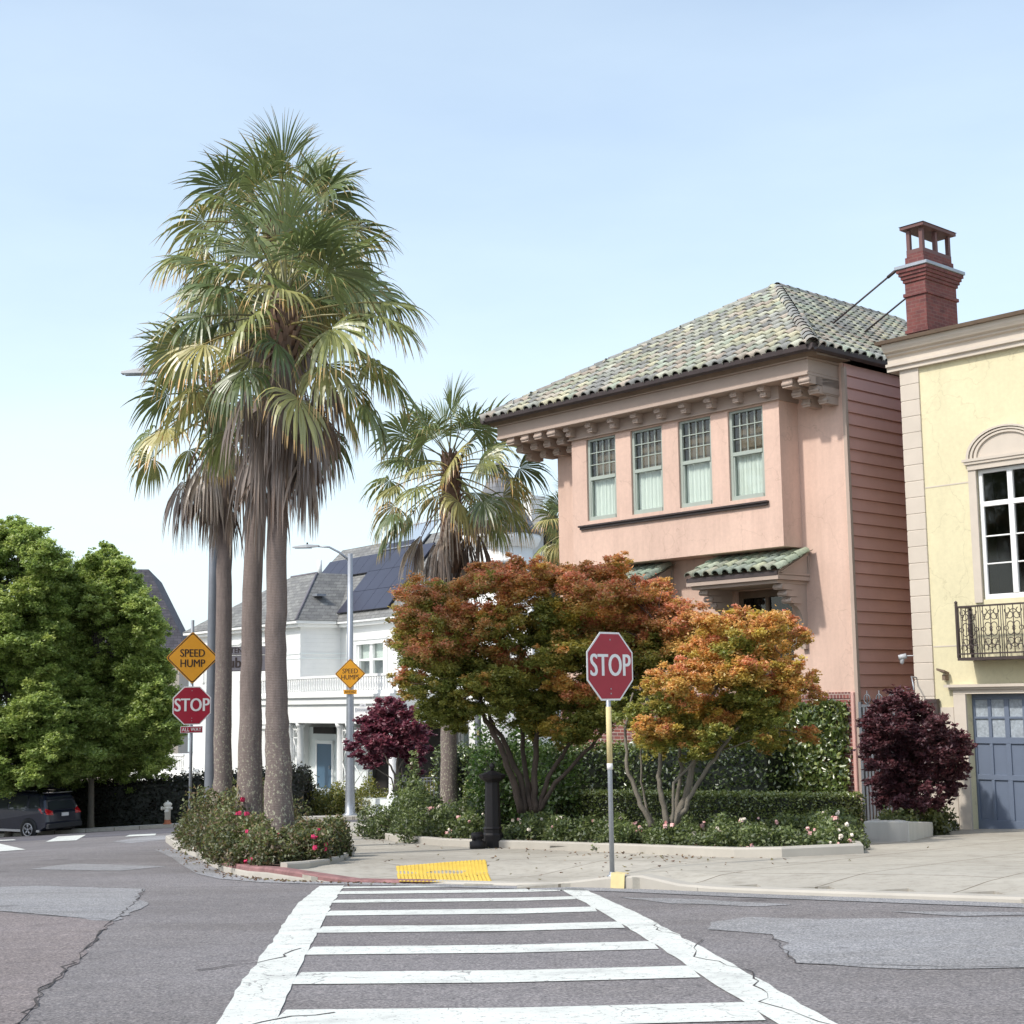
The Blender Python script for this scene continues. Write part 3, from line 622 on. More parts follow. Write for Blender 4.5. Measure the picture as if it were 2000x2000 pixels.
def sash_window(x0, x1, parent, y=by):
    f = MB(zo); d0, d1 = y + .05, y + .12
    f.box(x0, x0 + .07, d0, d1, WZ0, WZ1).box(x1 - .07, x1, d0, d1, WZ0, WZ1).box(x0 + .07, x1 - .07, d0, d1, WZ1 - .05, WZ1).box(x0 + .07, x1 - .07, d0 - .02, d1, WZ0, WZ0 + .09).box(x0 + .07, x1 - .07, d0 - .012, d1, WZM - .045, WZM + .035)
    a, b_ = x0 + .07, x1 - .07; zt0, zt1 = WZM + .035, WZ1 - .05
    for i in range(1, 4): xx = a + (b_ - a) * i / 4; f.box(xx - .011, xx + .011, d0 + .012, d0 + .035, zt0, zt1)
    for i in range(1, 3): zz = zt0 + (zt1 - zt0) * i / 3; f.box(a, b_, d0 + .010, d0 + .033, zz - .011, zz + .011)
    f.box(a, a + .035, d0 + .01, d1, WZ0 + .09, WZM - .045).box(b_ - .035, b_, d0 + .01, d1, WZ0 + .09, WZM - .045)
    fo = f.build("window", "sage_paint", parent, bevel=.004)
    MB(zo).box(a, b_, d0 + .05, d0 + .056, WZ0 + .09, WZ1 - .05).build("pane", "glass", fo)
    c = MB(zo); n = 44; vs = []
    for i in range(n + 1):
        xx = a - .03 + (b_ - a + .06) * i / n; yy = d1 + .05 + .022 * math.sin(i * 1.75) + .008 * math.sin(i * .6)
        vs += [(xx, yy, WZ0), (xx, yy, WZM + .02)]
    c.add(vs, [(2 * i, 2 * i + 2, 2 * i + 3, 2 * i + 1) for i in range(n)]); c.build("curtain", "white_curtain", fo)
    MB(zo).box(a - .05, b_ + .05, d1 + .13, d1 + .16, WZM - .05, WZ1).build("blind", "brown_blind", fo)
for a, b_ in WIN: sash_window(a, b_, ph)
# eaves: soffit, cornice block, gutter
EX0, EX1, EY, EZ = -9.40, .25, -1.30, 7.72
mb = MB(zo)
mb.box(-9.2, -.1, -1.0, 0, 7.30, 7.56).box(-9.25, -.06, -1.06, 0, 7.56, 7.62).box(-9.2, -.1, -1.03, 0, 7.24, 7.30)
mb.box(-9.2, -8.17, .0, 9.5, 7.30, 7.6)
mb.build("cornice", "pink_trim", ph, bevel=.008)
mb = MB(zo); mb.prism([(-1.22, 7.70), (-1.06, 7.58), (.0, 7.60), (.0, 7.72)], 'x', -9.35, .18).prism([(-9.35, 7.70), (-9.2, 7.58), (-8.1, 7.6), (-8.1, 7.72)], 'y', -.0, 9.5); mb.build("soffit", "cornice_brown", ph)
def gut(a, b_, wv):
    mb = MB(zo); return mb
mb = MB(zo); prof = [(0, 0), (.02, -.09), (.07, -.13), (.13, -.12), (.15, -.07), (.15, .0), (.0, .0)]
mb.prism([(EY - .04 + p[0], EZ + .03 + p[1]) for p in prof], 'x', EX0 - .03, EX1 + .03)
mb.prism([(EX1 + .04 - p[0], EZ + .03 + p[1]) for p in prof], 'y', EY - .04, 9.6)
mb.prism([(EX0 - .04 + p[0], EZ + .03 + p[1]) for p in prof], 'y', EY - .04, 9.6)
mb.build("gutter", "gutter_metal", ph, bevel=.006)
def bracket(mb, x, y0, y1, z1, wd=.20, h=.30, n=3):
    """stepped, curled modillion: long at the top, short at the bottom"""
    for k in range(n):
        zt = z1 - h * k / n; zb = z1 - h * (k + 1) / n; ye = y0 + (y1 - y0) * (.0 + .30 * k) ; w2 = wd * (1 - .12 * k)
        mb.box(x - w2 / 2, x + w2 / 2, ye, y1, zb, zt)
        mb.tube([(x - w2 / 2 - .004, ye + .012, zb + (zt - zb) * .42), (x + w2 / 2 + .004, ye + .012, zb + (zt - zb) * .42)], (zt - zb) * .27, 8)
for k in range(9):
    mb = MB(zo); bracket(mb, -6.95 + k * .70, -.90, -.655, 7.24, .16, .21, 2); mb.build("bracket", "pink_trim", ph)
for x in (-.62, -.22, -7.35, -7.8, -8.25, -8.75):
    mb = MB(zo); bracket(mb, x, -.98, -.0, 7.24, .24, .48, 3); mb.build("bracket", "pink_trim", ph)
mb = MB(zo).box(-.24, -.10, -.55, 0, 6.95, 7.24).box(-.26, -.10, -.75, -.55, 7.08, 7.24); mb.build("cornice_return", "pink_trim", ph)
# roof: hip with ridge running back; barrel tiles laid one by one
AX = (EX0 + EX1) / 2; APY = EY + (EX1 - EX0) / 2 * 1.1; APZ = 10.86; YB = 9.6
TILEC = [(.44, .44, .33), (.38, .39, .31), (.33, .34, .30), (.50, .47, .34), (.30, .30, .28), (.42, .38, .32), (.38, .42, .34), (.26, .26, .25), (.50, .50, .41), (.42, .36, .30), (.36, .36, .33)]
def tile_slope(mb, o, across, up, width_at, n_up, pitch=.27, course=.36, r=.098, seed=1):
    """o: eave start; across, up: unit vectors; width_at(t) -> (a0, a1) covered at distance t up the slope"""
    rnd = random.Random(seed); nrm = across.cross(up).normalized()
    if nrm.z < 0: nrm = -nrm
    L = n_up; k = 0; t = 0
    while t < L:
        a0, a1 = width_at(t + course * .5)
        i0 = math.ceil(a0 / pitch - .3); i1 = math.floor(a1 / pitch + .3)
        for i in range(i0, i1 + 1):
            base = rnd.choice(TILEC); f = rnd.uniform(.8, 1.15); mb.col = tuple(c * f for c in base)
            wob = rnd.uniform(-.008, .008); vs = []; t0 = t - .03 + rnd.uniform(-.01, .01); t1 = t + course + .02
            for tt, rr, lift in ((t0, r * 1.06, .035), (t1, r * .9, .010)):
                for q in range(7):
                    an = math.pi * q / 6; p = o + across * (i * pitch + wob - math.cos(an) * rr) + up * tt + nrm * (math.sin(an) * rr + lift - .012); vs.append(p)
            for tt, rr, lift in ((t0, r * .86, .035),):
                for q in range(7):
                    an = math.pi * q / 6; p = o + across * (i * pitch + wob - math.cos(an) * rr) + up * tt + nrm * (math.sin(an) * rr + lift - .012); vs.append(p)
            mb.smooth = True; mb.add(vs, [(q, q + 1, q + 8, q + 7) for q in range(6)]); mb.smooth = False
            k0 = len(mb.v) - 21; 
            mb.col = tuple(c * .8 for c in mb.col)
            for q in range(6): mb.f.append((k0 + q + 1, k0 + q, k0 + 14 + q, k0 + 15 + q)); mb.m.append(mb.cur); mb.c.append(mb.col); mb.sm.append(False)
            # pan tile between two covers: a shallow trough
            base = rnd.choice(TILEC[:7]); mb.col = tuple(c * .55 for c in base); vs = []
            for tt, lift in ((t0 + .02, .012), (t1, -.006)):
                for q in range(4): vs.append(o + across * (i * pitch + pitch * (.2 + .2 * q)) + up * tt + nrm * (lift + (.03 if q in (0, 3) else 0)))
            mb.add(vs, [(q, q + 1, q + 5, q + 4) for q in range(3)])
        t += course
def cap_run(mb, a, b_, r=.12, course=.38, seed=3):
    rnd = random.Random(seed); d = (b_ - a); n = int(d.length / course); d.normalize()
    side = d.cross(Vector((0, 0, 1))).normalized(); up = side.cross(d).normalized()
    if up.z < 0: up = -up
    for i in range(n):
        base = rnd.choice(TILEC[2:]); f = rnd.uniform(.7, 1.0); mb.col = tuple((c * .6 + .11) * f for c in base); vs = []
        for tt, rr in ((i * course - .02, r * 1.1), ((i + 1) * course + .03, r * .9)):
            for q in range(9): an = math.pi * (q - 1) / 6; vs.append(a + d * tt + side * (-math.cos(an) * rr) + up * (math.sin(an) * rr + .02))
        mb.smooth = True; mb.add(vs, [(q, q + 1, q + 10, q + 9) for q in range(8)]); mb.smooth = False
rf = MB(zo); rf.col = (.2, .19, .16)
fl = Vector((EX0, EY, EZ)); fr = Vector((EX1, EY, EZ)); ap = Vector((AX, APY, APZ)); rb = Vector((AX, YB, APZ)); bl = Vector((EX0, YB, EZ)); brr = Vector((EX1, YB, EZ))
e_ = Vector((0, 0, -.03)); rf.add([fl + e_, fr + e_, ap + e_], [(0, 1, 2)]).add([fr + e_, brr + e_, rb + e_, ap + e_], [(0, 1, 2, 3)]).add([fl + e_, ap + e_, rb + e_, bl + e_], [(0, 1, 2, 3)]).add([brr, bl, rb], [(0, 1, 2)])
upf = Vector((0, APY - EY, APZ - EZ)); Lf = upf.length; upf.normalize(); W_ = EX1 - EX0
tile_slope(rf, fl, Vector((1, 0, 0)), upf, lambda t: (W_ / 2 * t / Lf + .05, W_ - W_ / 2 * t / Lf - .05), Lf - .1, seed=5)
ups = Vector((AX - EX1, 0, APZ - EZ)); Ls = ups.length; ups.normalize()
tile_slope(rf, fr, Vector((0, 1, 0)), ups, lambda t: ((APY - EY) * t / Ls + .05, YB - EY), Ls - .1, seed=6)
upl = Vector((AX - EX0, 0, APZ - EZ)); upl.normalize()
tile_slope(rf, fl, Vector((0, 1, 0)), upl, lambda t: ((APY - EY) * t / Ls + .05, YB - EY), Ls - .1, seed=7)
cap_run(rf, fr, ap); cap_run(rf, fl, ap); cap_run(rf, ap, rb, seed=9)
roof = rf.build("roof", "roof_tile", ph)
# window hoods: tiled awning on corbelled brackets, arched recess below
def hood(x0, x1):
    hd = MB(zo); mid = (x0 + x1) / 2
    hd.add([(x0, -1.0, 3.50), (x1, -1.0, 3.50), (x1, -.0, 3.92), (x0, .0, 3.92), (x0, -1.0, 3.42), (x1, -1.0, 3.42), (x1, 0, 3.42), (x0, 0, 3.42)],
           [(0, 1, 2, 3), (4, 7, 6, 5), (0, 4, 5, 1), (1, 5, 6, 2), (3, 7, 4, 0)])
    hd.box(x0 - .02, x1 + .02, -1.03, -.0, 3.34, 3.418).box(x0 + .06, x1 - .06, -.95, 0, 3.27, 3.338)
    # raised rim on each cheek
    for xx, s in ((x1 + .001, 1), (x0 - .001, -1)):
        a = xx; b_ = xx + s * .025
        hd.prism([(-.98, 3.44), (-.0, 3.44), (-.0, 3.48), (-.83, 3.48)], 'x', min(a, b_), max(a, b_)).prism([(-.05, 3.48), (.0, 3.48), (.0, 3.92), (-.05, 3.90)], 'x', min(a, b_), max(a, b_)).prism([(-.98, 3.47), (-.9, 3.47), (-.0, 3.86), (-.0, 3.92)], 'x', min(a, b_), max(a, b_))
    ho = hd.build("window_hood", "pink_trim", ph)
    up = Vector((0, 1.02, .43)).normalized(); tl = MB(zo)
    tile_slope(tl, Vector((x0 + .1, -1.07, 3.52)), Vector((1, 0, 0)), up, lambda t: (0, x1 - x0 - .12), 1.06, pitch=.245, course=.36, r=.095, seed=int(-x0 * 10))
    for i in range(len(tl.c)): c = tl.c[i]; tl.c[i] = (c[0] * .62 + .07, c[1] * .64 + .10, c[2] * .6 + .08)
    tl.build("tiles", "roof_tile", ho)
    MB(zo).box(x0, x1, -1.04, -1.001, 3.42, 3.50).build("fascia", "gutter_metal", ho)
    for xx in (x0 + .28, x1 - .14):
        b2 = MB(zo)
        # side panel with a quarter-round cut away, then corbels
        pts = [(-.0, 3.27), (-.62, 3.27), (-.60, 3.12), (-.50, 3.02), (-.44, 2.9)] + [(-.42 + .30 * math.sin(t), 2.35 + .5 * math.cos(t)) for t in np.linspace(0, 1.5, 8)] + [(-.10, 2.0), (0, 2.0)]
        b2.prism(pts, 'x', xx - .06, xx + .06)
        for k, (yy, zz) in enumerate(((-.84, 3.15), (-.70, 3.02), (-.58, 2.89))): b2.box(xx - .10, xx + .10, yy, yy + .34, zz, zz + .115); b2.tube([(xx - .105, yy + .01, zz + .05), (xx + .105, yy + .01, zz + .05)], .045, 8)
        b2.build("hood_bracket", "pink_trim", ho)
    # recess and window under it
    wx0, wx1 = mid - .72, mid + .72
    fr_ = MB(zo); fr_.box(wx0, wx0 + .08, .10, .2, .9, 3.25).box(wx1 - .08, wx1, .10, .2, .9, 3.25).box(wx0 + .08, wx1 - .08, .1, .2, 3.1, 3.25).box(wx0 + .08, wx1 - .08, .1, .2, 2.0, 2.08).box(mid - .04, mid + .04, .1, .2, .98, 3.1).box(wx0 + .08, wx1 - .08, .08, .2, .9, .98)
    wo_ = fr_.build("window", "cornice_brown", ph, bevel=.004); MB(zo).box(wx0 + .08, wx1 - .08, .15, .156, .98, 3.1).build("pane", "glass_dark", wo_)
    c = MB(zo); vs = []
    for i in range(41): xx = wx0 + .05 + (wx1 - wx0 - .1) * i / 40; yy = .27 + .02 * math.sin(i * 1.9); vs += [(xx, yy, .9), (xx, yy, 3.2)]
    c.add(vs, [(2 * i, 2 * i + 2, 2 * i + 3, 2 * i + 1) for i in range(40)]); c.build("curtain", "brown_blind", wo_)
    return ho
hood(-3.32, -1.0); hood(-6.95, -4.62)
MB(zo).box(-.07, .0, -.115, -.045, -1.40, 1.14).build("downspout", "siding_paint", ph, bevel=.01)
# external chimney on the side wall with spark-arrestor top
cx0, cx1, cy0, cy1 = .12, .60, 2.17, 3.35
cm = MB(zo); cm.box(cx0, cx1, cy0, cy1, -1.4, 9.72)
for k, (z, g) in enumerate(((8.3, .06), (8.4, .045), (8.5, .03), (9.28, .035), (9.58, .03), (9.65, .06), (9.72, .09), (9.79, .12))): cm.box(cx0 - g, cx1 + g, cy0 - g, cy1 + g, z, z + .068)
cm.box(cx0 + .02, cx1 - .02, cy0 + .02, cy1 - .02, 9.94, 10.12).box(cx0 + .045, cx1 - .045, cy0 + .045, cy1 - .045, 10.12, 10.20)
ch = cm.build("chimney", "brick_chimney", ph)
MB(zo).box(cx0 - .15, cx1 + .15, cy0 - .15, cy1 + .15, 9.862, 9.935).build("strap_band", "galvanised", ch, bevel=.008)
cp = MB(zo)
for x in (cx0 + .05, cx1 - .13):
    for y in (cy0 + .05, (cy0 + cy1) / 2 - .04, cy1 - .13): cp.box(x, x + .08, y, y + .08, 10.28, 10.70)
cp.box(cx0 + .045, cx1 - .045, cy0 + .045, cy1 - .045, 10.20, 10.28)
cp.box(cx0 - .04, cx1 + .04, cy0 - .04, cy1 + .04, 10.72, 10.79)
cp.add([(cx0 - .06, cy0 - .06, 10.79), (cx1 + .06, cy0 - .06, 10.79), (cx1 + .06, cy1 + .06, 10.79), (cx0 - .06, cy1 + .06, 10.79), ((cx0 + cx1) / 2, cy0 + .25, 10.90), ((cx0 + cx1) / 2, cy1 - .25, 10.90)], [(0, 1, 4), (1, 2, 5, 4), (2, 3, 5), (3, 0, 4, 5)])
cp.build("chimney_cap", "maroon_metal", ch)
for y, L in ((cy0 - .1, 2.2), (cy1 - .1, 2.2)):
    a = Vector((cx0 - .12, y, 9.88)); b_ = Vector((cx0 - 1.95, y + .0, 8.98))
    MB(zo).tube([a, b_], .02, 6).tube([a, a + (b_ - a) * .12], .035, 6).build("brace_rod", "iron_brown", ch)
#--END-PINK
# ================================================================== YELLOW HOUSE (same street line, stands .35 m forward)
yh = thing("yellow_house", "pale yellow stucco house with cream stone trim, arched window and blue garage door", "house", PA, PR)
YY = -.35; X0, X1 = 1.56, 10.4
GX0, GX1 = 2.56, 5.20          # garage opening
WX = [(2.99, 4.21), (6.9, 8.12)]; YW0, YW1 = 2.72, 5.04
mb = MB(zo)
def facade(mb, y0, y1, cells):
    for a in cells: mb.box(a[0], a[1], y0, y1, a[2], a[3])
cells = [(X0, GX0, -2.5, 1.07), (GX1, 6.9, -2.5, 1.07), (6.9, 8.12, -2.5, -1.15), (8.12, X1, -2.5, 1.07), (X0, X1, 1.07, YW0), (X0, WX[0][0], YW0, YW1), (WX[0][1], WX[1][0], YW0, YW1), (WX[1][1], X1, YW0, YW1), (X0, X1, YW1, 7.2)]
facade(mb, YY, YY + .3, cells)
mb.box(X0, X0 + .3, YY + .3, 10, -2.5, 7.2).box(X1 - .3, X1, YY + .3, 10, -2.5, 7.2).box(X0 + .3, X1 - .3, 9.7, 10, -2.5, 7.2).box(X0 + .3, X1 - .3, YY + .3, 9.7, 7.0, 7.1)
mb.build("wall", "yellow_stucco", yh)
for zz in (4.84, 1.93):
    for a, b_ in ((X0 + .38, 2.84), (4.36, 6.7)): MB(zo).box(a, b_, YY - .006, YY - .0005, zz - .012, zz + .012).build('score_line', 'cast_stone', yh)
mb = MB(zo); z = -1.4; k = 0
while z < 7.05:
    mb.box(X0 - .03, X0 + (.37), YY - .035, YY + .2, z + .006, z + .298); z += .304; k += 1
mb.box(X0 - .02, X0 + .36, YY - .026, YY + .2, -2.4, 7.1)
mb.build("quoin", "cast_stone", yh, bevel=.006)
mb = MB(zo)
mb.box(X0 + .372, 2.30, YY - .03, YY - .0005, -2, .84)
mb.build("base_panel", "cast_stone", yh)
mb = MB(zo); prof = [(-.02, 7.10), (-.10, 7.10), (-.10, 7.17), (-.15, 7.19), (-.15, 7.24), (-.07, 7.25), (-.07, 7.38), (-.13, 7.40), (-.13, 7.43), (-.20, 7.46), (-.24, 7.52), (-.26, 7.60), (.3, 7.60), (.3, 7.10)]
mb.prism([(YY + p[0], p[1]) for p in prof], 'x', X0 - .25, X1 + .25)
mb.prism([(X0 + p[0], p[1]) for p in prof], 'y', YY + .3, 10)
mb.build("cornice", "cast_stone", yh)
MB(zo).prism([(YY - .33, 7.602), (YY + .3, 7.602), (YY + .3, 7.70), (YY - .36, 7.66)], 'x', X0 - .34, X1 + .3).prism([(X0 - .33, 7.602), (X0 + .3, 7.602), (X0 + .3, 7.70), (X0 - .36, 7.66)], 'y', YY + .3, 10).build("parapet_cap", "cornice_brown", yh)
def yw(x0, x1):
    mid = (x0 + x1) / 2; s = MB(zo)
    s.box(x0 - .15, x0, YY - .035, YY + .12, YW0 - .05, YW1).box(x1, x1 + .15, YY - .035, YY + .12, YW0 - .05, YW1)
    s.box(x0 - .15, x1 + .15, YY - .06, YY + .12, YW1, YW1 + .10).box(x0 - .19, x1 + .19, YY - .09, YY - .0005, YW1 + .10, YW1 + .15).box(x0 - .22, x1 + .22, YY - .11, YY - .0005, YW1 + .15, YW1 + .20)
    # arched head: three concentric mouldings and a tympanum
    r0 = (x1 - x0) / 2 + .15
    for r, wd, d in ((r0, .05, .09), (r0 - .07, .045, .07), (r0 - .14, .05, .055)):
        pts = [(mid + r * math.cos(t), YW1 + .20 + (r * .70) * math.sin(t)) for t in np.linspace(0, math.pi, 25)]
        inn = [(mid + (r - wd) * math.cos(t), YW1 + .20 + (r - wd) * .70 * math.sin(t)) for t in np.linspace(0, math.pi, 25)]
        for i in range(24): s.prism([pts[i], pts[i + 1], inn[i + 1], inn[i]], 'y', YY - d, YY - .0005)
    s.prism([(mid + (r0 - .19) * math.cos(t), YW1 + .20 + (r0 - .19) * .7 * math.sin(t)) for t in np.linspace(0, math.pi, 20)], 'y', YY - .02, YY - .0005)
    s.build("window_surround", "cast_stone", yh)
    f = MB(zo); d0, d1 = YY + .05, YY + .13
    f.box(x0, x0 + .075, d0, d1, YW0, YW1).box(x1 - .075, x1, d0, d1, YW0, YW1).box(x0 + .075, x1 - .075, d0, d1, YW1 - .07, YW1).box(x0 + .075, x1 - .075, d0, d1, YW0, YW0 + .09).box(mid - .05, mid + .05, d0 - .01, d1, YW0 + .09, YW1 - .07).box(x0 + .075, x1 - .075, d0 - .012, d1, 4.37, 4.46)
    for zz in (3.84, 3.35): f.box(x0 + .075, mid - .05, d0 + .01, d1 - .02, zz - .013, zz + .013).box(mid + .05, x1 - .075, d0 + .01, d1 - .02, zz - .013, zz + .013)
    fo = f.build("window", "white_paint", yh, bevel=.005)
    MB(zo).box(x0 + .075, x1 - .075, d0 + .04, d0 + .046, YW0 + .09, YW1 - .07).build("pane", "glass_dark", fo)
    MB(zo).box(x0 - .2, x1 + .2, YY + .9, YY + .95, YW0 - .1, YW1 + .2).build("room", "dark_interior", fo)
yw(*WX[0]); yw(*WX[1])
# wrought-iron balcony
def balcony(x0, x1):
    y0, y1 = YY - .5, YY; z0, z1 = 1.70, 2.60; b_ = MB(zo)
    b_.box(x0, x1, y0, y1, z0 - .05, z0)
    b_.box(x0, x1, y0, y0 + .03, z1 - .03, z1).box(x0, x0 + .03, y0, y1, z1 - .03, z1).box(x1 - .03, x1, y0, y1, z1 - .03, z1).box(x0, x1, y0, y0 + .02, z0 + .05, z0 + .075)
    for x in (x0, x1 - .03): b_.box(x - .004, x + .034, y0 - .004, y0 + .034, z0, z1 + .04); b_.lathe([(.0, z1 + .03), (.03, z1 + .05), (.03, z1 + .075), (0, z1 + .1)], (x + .015, y0 + .015), 8); b_.box(x, x + .03, y1 - .03, y1, z0, z1)
    bo = b_.build("balcony", "iron_brown", yh)
    s = MB(zo); n = 4; wd = (x1 - x0 - .06) / n
    def arc(cx, cz, r, a0, a1, th=.008, sx=1):
        s.tube([(cx + sx * r * math.cos(t), y0 + .015, cz + r * math.sin(t)) for t in np.linspace(a0, a1, 9)], th, 5, False)
    for k in range(n):
        a = x0 + .03 + k * wd; c = a + wd / 2; cz = (z0 + z1) / 2 + .03
        for q in (a + .02, a + wd * .16, a + wd * .84, a + wd - .02): s.tube([(q, y0 + .015, z0), (q, y0 + .015, z1 - .02)], .008, 5)
        s.tube([(c, y0 + .015, z0 + .06), (c, y0 + .015, z1 - .03)], .009, 5)
        for sx in (-1, 1):
            arc(c + sx * .065, cz + .22, .06, math.pi / 2, math.pi * 2.2, sx=sx); arc(c + sx * .065, cz - .22, .06, -math.pi / 2, -math.pi * 2.2, sx=sx)
            arc(c + sx * .06, cz + .06, .055, -.3, math.pi * 1.3, sx=sx); arc(c + sx * .06, cz - .06, .055, .3, -math.pi * 1.3, sx=sx)
            arc(c + sx * .02, cz, .33, .5, 1.4, sx=-sx * .5); arc(c + sx * .02, cz, .33, -.5, -1.4, sx=-sx * .5)
            arc(c + sx * .14, cz + .0, .04, 0, 6.28)
            arc(c + sx * .11, z1 - .12, .05, 2, 6.8, sx=sx); arc(c + sx * .11, z0 + .16, .05, -2, -6.8, sx=sx)
        s.lathe([(0, cz - .035), (.028, cz), (0, cz + .035)], (c, y0 + .01), 6)
    for x in (x0 + .01, x1 - .01):
        for q in np.linspace(y0 + .09, y1 - .06, 4): s.tube([(x, q, z0), (x, q, z1 - .02)], .008, 5)
    s.build("railing", "iron_brown", bo)
balcony(2.72, 4.48); balcony(6.63, 8.39)
# garage
mb = MB(zo); mb.box(GX0 - .24, GX0 - .001, YY - .05, YY - .0005, -1.6, 1.07).box(GX1 + .001, GX1 + .24, YY - .05, YY - .0005, -1.6, 1.07).box(GX0 - .24, GX1 + .24, YY - .055, YY - .0005, 1.072, 1.15).box(GX0 - .30, GX1 + .30, YY - .10, YY - .0005, 1.15, 1.19).box(GX0 - .36, GX1 + .36, YY - .15, YY - .0005, 1.19, 1.24)
mb.build("garage_surround", "cast_stone", yh)
g = MB(zo); gy = YY + .19; g.box(GX0, GX1, gy, gy + .04, -1.6, .31)
nc = 8; cw = (GX1 - GX0) / nc
g.box(GX0, GX1, gy - .03, gy - .0005, -1.6, -1.12).box(GX0, GX1, gy - .03, gy - .0005, -.43, -.34).box(GX0, GX1, gy - .03, gy, .20, .31)
for i in range(nc + 1):
    x = GX0 + i * cw; wd = .045 if i % 2 == 0 else .03; a, b_ = max(GX0, x - wd), min(GX1, x + wd)
    g.box(a, b_, gy - .029, gy - .0005, -1.12, -.43).box(a, b_, gy - .029, gy - .0005, -.34, .20).box(a, b_, gy - .03, gy + .04, .31, .99)
g.box(GX0, GX1, gy - .032, gy + .04, .97, 1.07).box(GX0, GX1, gy - .028, gy + .02, .63, .67)
go = g.build("garage_door", "garage_blue", yh, bevel=.004)
for i in range(nc):
    a = GX0 + i * cw + .03; b_ = a + cw - .06
    MB(zo).box(a, b_, gy + .0, gy + .01, .31, .97).build("pane", "frosted_glass", go)
# entrance in the part the picture cuts off
MB(zo).box(6.9, 8.12, YY + .2, YY + .24, -1.15, 1.07).build("door", "garage_blue", yh)
# lamps and camera on the corner
lm = MB(zo); X = X0 + .02
lm.tube([(X, YY - .04, 1.38), (X + .0, YY - .2, 1.40), (X + .1, YY - .33, 1.33), (X + .14, YY - .36, 1.2), (X + .14, YY - .36, 1.05)], .014, 6).lathe([(.02, 1.06), (.07, 1.02), (.085, .96), (.07, .90), (.0, .88)], (X + .14, YY - .36), 10)
lm.build("wall_lamp", "galvanised", yh)
lm = MB(zo); lm.tube([(X - .03, YY - .03, 1.78), (X - .2, YY - .05, 1.78)], .012, 6).tube([(X - .18, YY - .05, 1.78), (X - .30, YY - .12, 1.75)], .05, 8).lathe([(.02, 1.78), (.05, 1.74), (.035, 1.65), (0, 1.62)], (X - .26, YY - .08), 8)
lm.build("security_camera", "sign_back", yh)
lm = MB(zo); lm.box(2.16, 2.22, YY - .12, YY, 1.32, 1.42).add([(2.1, YY - .2, 1.50), (2.26, YY - .2, 1.46), (2.26, YY - .04, 1.42), (2.1, YY - .04, 1.46), (2.1, YY - .2, 1.54), (2.26, YY - .2, 1.50), (2.26, YY - .04, 1.46), (2.1, YY - .04, 1.50)], [(0, 3, 2, 1), (4, 5, 6, 7), (0, 1, 5, 4), (1, 2, 6, 5), (2, 3, 7, 6), (3, 0, 4, 7)])
lm.build("floodlight", "cornice_brown", yh)
MB(zo).box(1.96, 2.03, YY - .12, YY - .04, -.3, .92).box(1.78, 2.03, YY - .13, YY - .03, .92, .99).build("conduit", "iron_brown", yh)
# gate in the gap between the houses
gt = MB(zo)
for x in (.12, 1.48): gt.box(x - .03, x + .03, -.10, -.04, -1.6, .95)
for i in range(18): x = .18 + i * .073; gt.box(x, x + .045, -.085, -.06, -1.5, .85)
gt.box(.12, 1.48, -.09, -.05, .85, .90)
for i in range(5):
    x = .28 + i * .27
    gt.tube([(x + .07 * math.cos(t), -.07, 1.0 + .09 * math.sin(t)) for t in np.linspace(0, 6.28, 11)], .012, 5, False); gt.tube([(x, -.07, .88), (x, -.07, 1.16)], .012, 5)
g_ = gt.build("side_gate", "galvanised_dark"); g_.location = PA; g_.rotation_euler.z = PR
tag(g_, "dark slatted side gate with scroll top in the gap between the two houses", "gate")

# ================================================================== WHITE HOUSE
WO = Vector((-8.73, 66, -4.0)); WR = math.atan2(-.814, .580); wz = WO.z
wh = thing("white_house", "white two storey house with porch columns, balustrade, grey shingle roof and round tower", "house", WO, WR)
ZE = 4.72
mb = MB(wz)
# left block: front at Y=0 up to X=-1.9
mb.box(-14, -1.9, 0, 6, -5.5, ZE)
mb.box(-19, -14, 1.2, 6, -5.5, -1.6)
# right wing, set back 2.1; window hole upstairs
mb.box(-1.9, -.27, 2.1, 2.5, -5.5, ZE).box(2.16, 10.9, 2.1, 2.5, .9, ZE).box(-.27, 2.16, 2.1, 2.5, 3.70, ZE).box(-.27, 2.16, 2.1, 2.5, -5.5, 2.3)
mb.box(2.16, 8.2, 2.1, 2.5, -5.5, .9).box(9.55, 10.9, 2.1, 2.5, -5.5, .9).box(8.2, 9.55, 2.1, 2.5, -5.5, -2.1)
mb.box(-1.9, 10.9, 6, 6.3, -5.5, ZE)
mb.box(10.9, 14, 1.6, 6, -5.5, ZE)
mb.build("wall", "clapboard", wh)
mb = MB(wz)
for z in (3.36, 3.14): mb.box(-14.02, -1.9 + .03, -.03, -.0005, z - .03, z + .02).box(-1.899, -1.87, -.03, 2.1, z - .03, z + .02).box(-1.87, -.7, 2.07, 2.0995, z - .03, z + .02).box(2.6, 10.9, 2.07, 2.0995, z - .03, z + .02)
mb.build("belt_course", "white_cool", wh)
mb = MB(wz)
for (a, b_, y, z0_, z1_) in ((-14.5, -1.45, -.45, ZE - .02, ZE + .14), (-1.45, 11, 1.65, ZE - .02, ZE + .14)): mb.box(a, b_, y, y + .5, z0_, z1_)
mb.box(-1.9, -1.45, .05, 1.65, ZE - .02, ZE + .14)
for (a, b_, y) in ((-14.3, -1.6, -.3), (-1.6, 11, 1.8)): mb.box(a, b_, y, y + .3, ZE - .16, ZE - .021)
mb.box(-1.899, -1.6, .0, 1.8, ZE - .16, ZE - .021)
mb.build("eaves_gutter", "white_paint", wh, bevel=.02)
rf = MB(wz)
zr = ZE + .14; P1 = (-1.4, -.5, zr); P0 = (-14.5, -.5, zr); K = (-3.9, 1.9, 7.3); K2 = (-6.6, 1.9, 7.3)
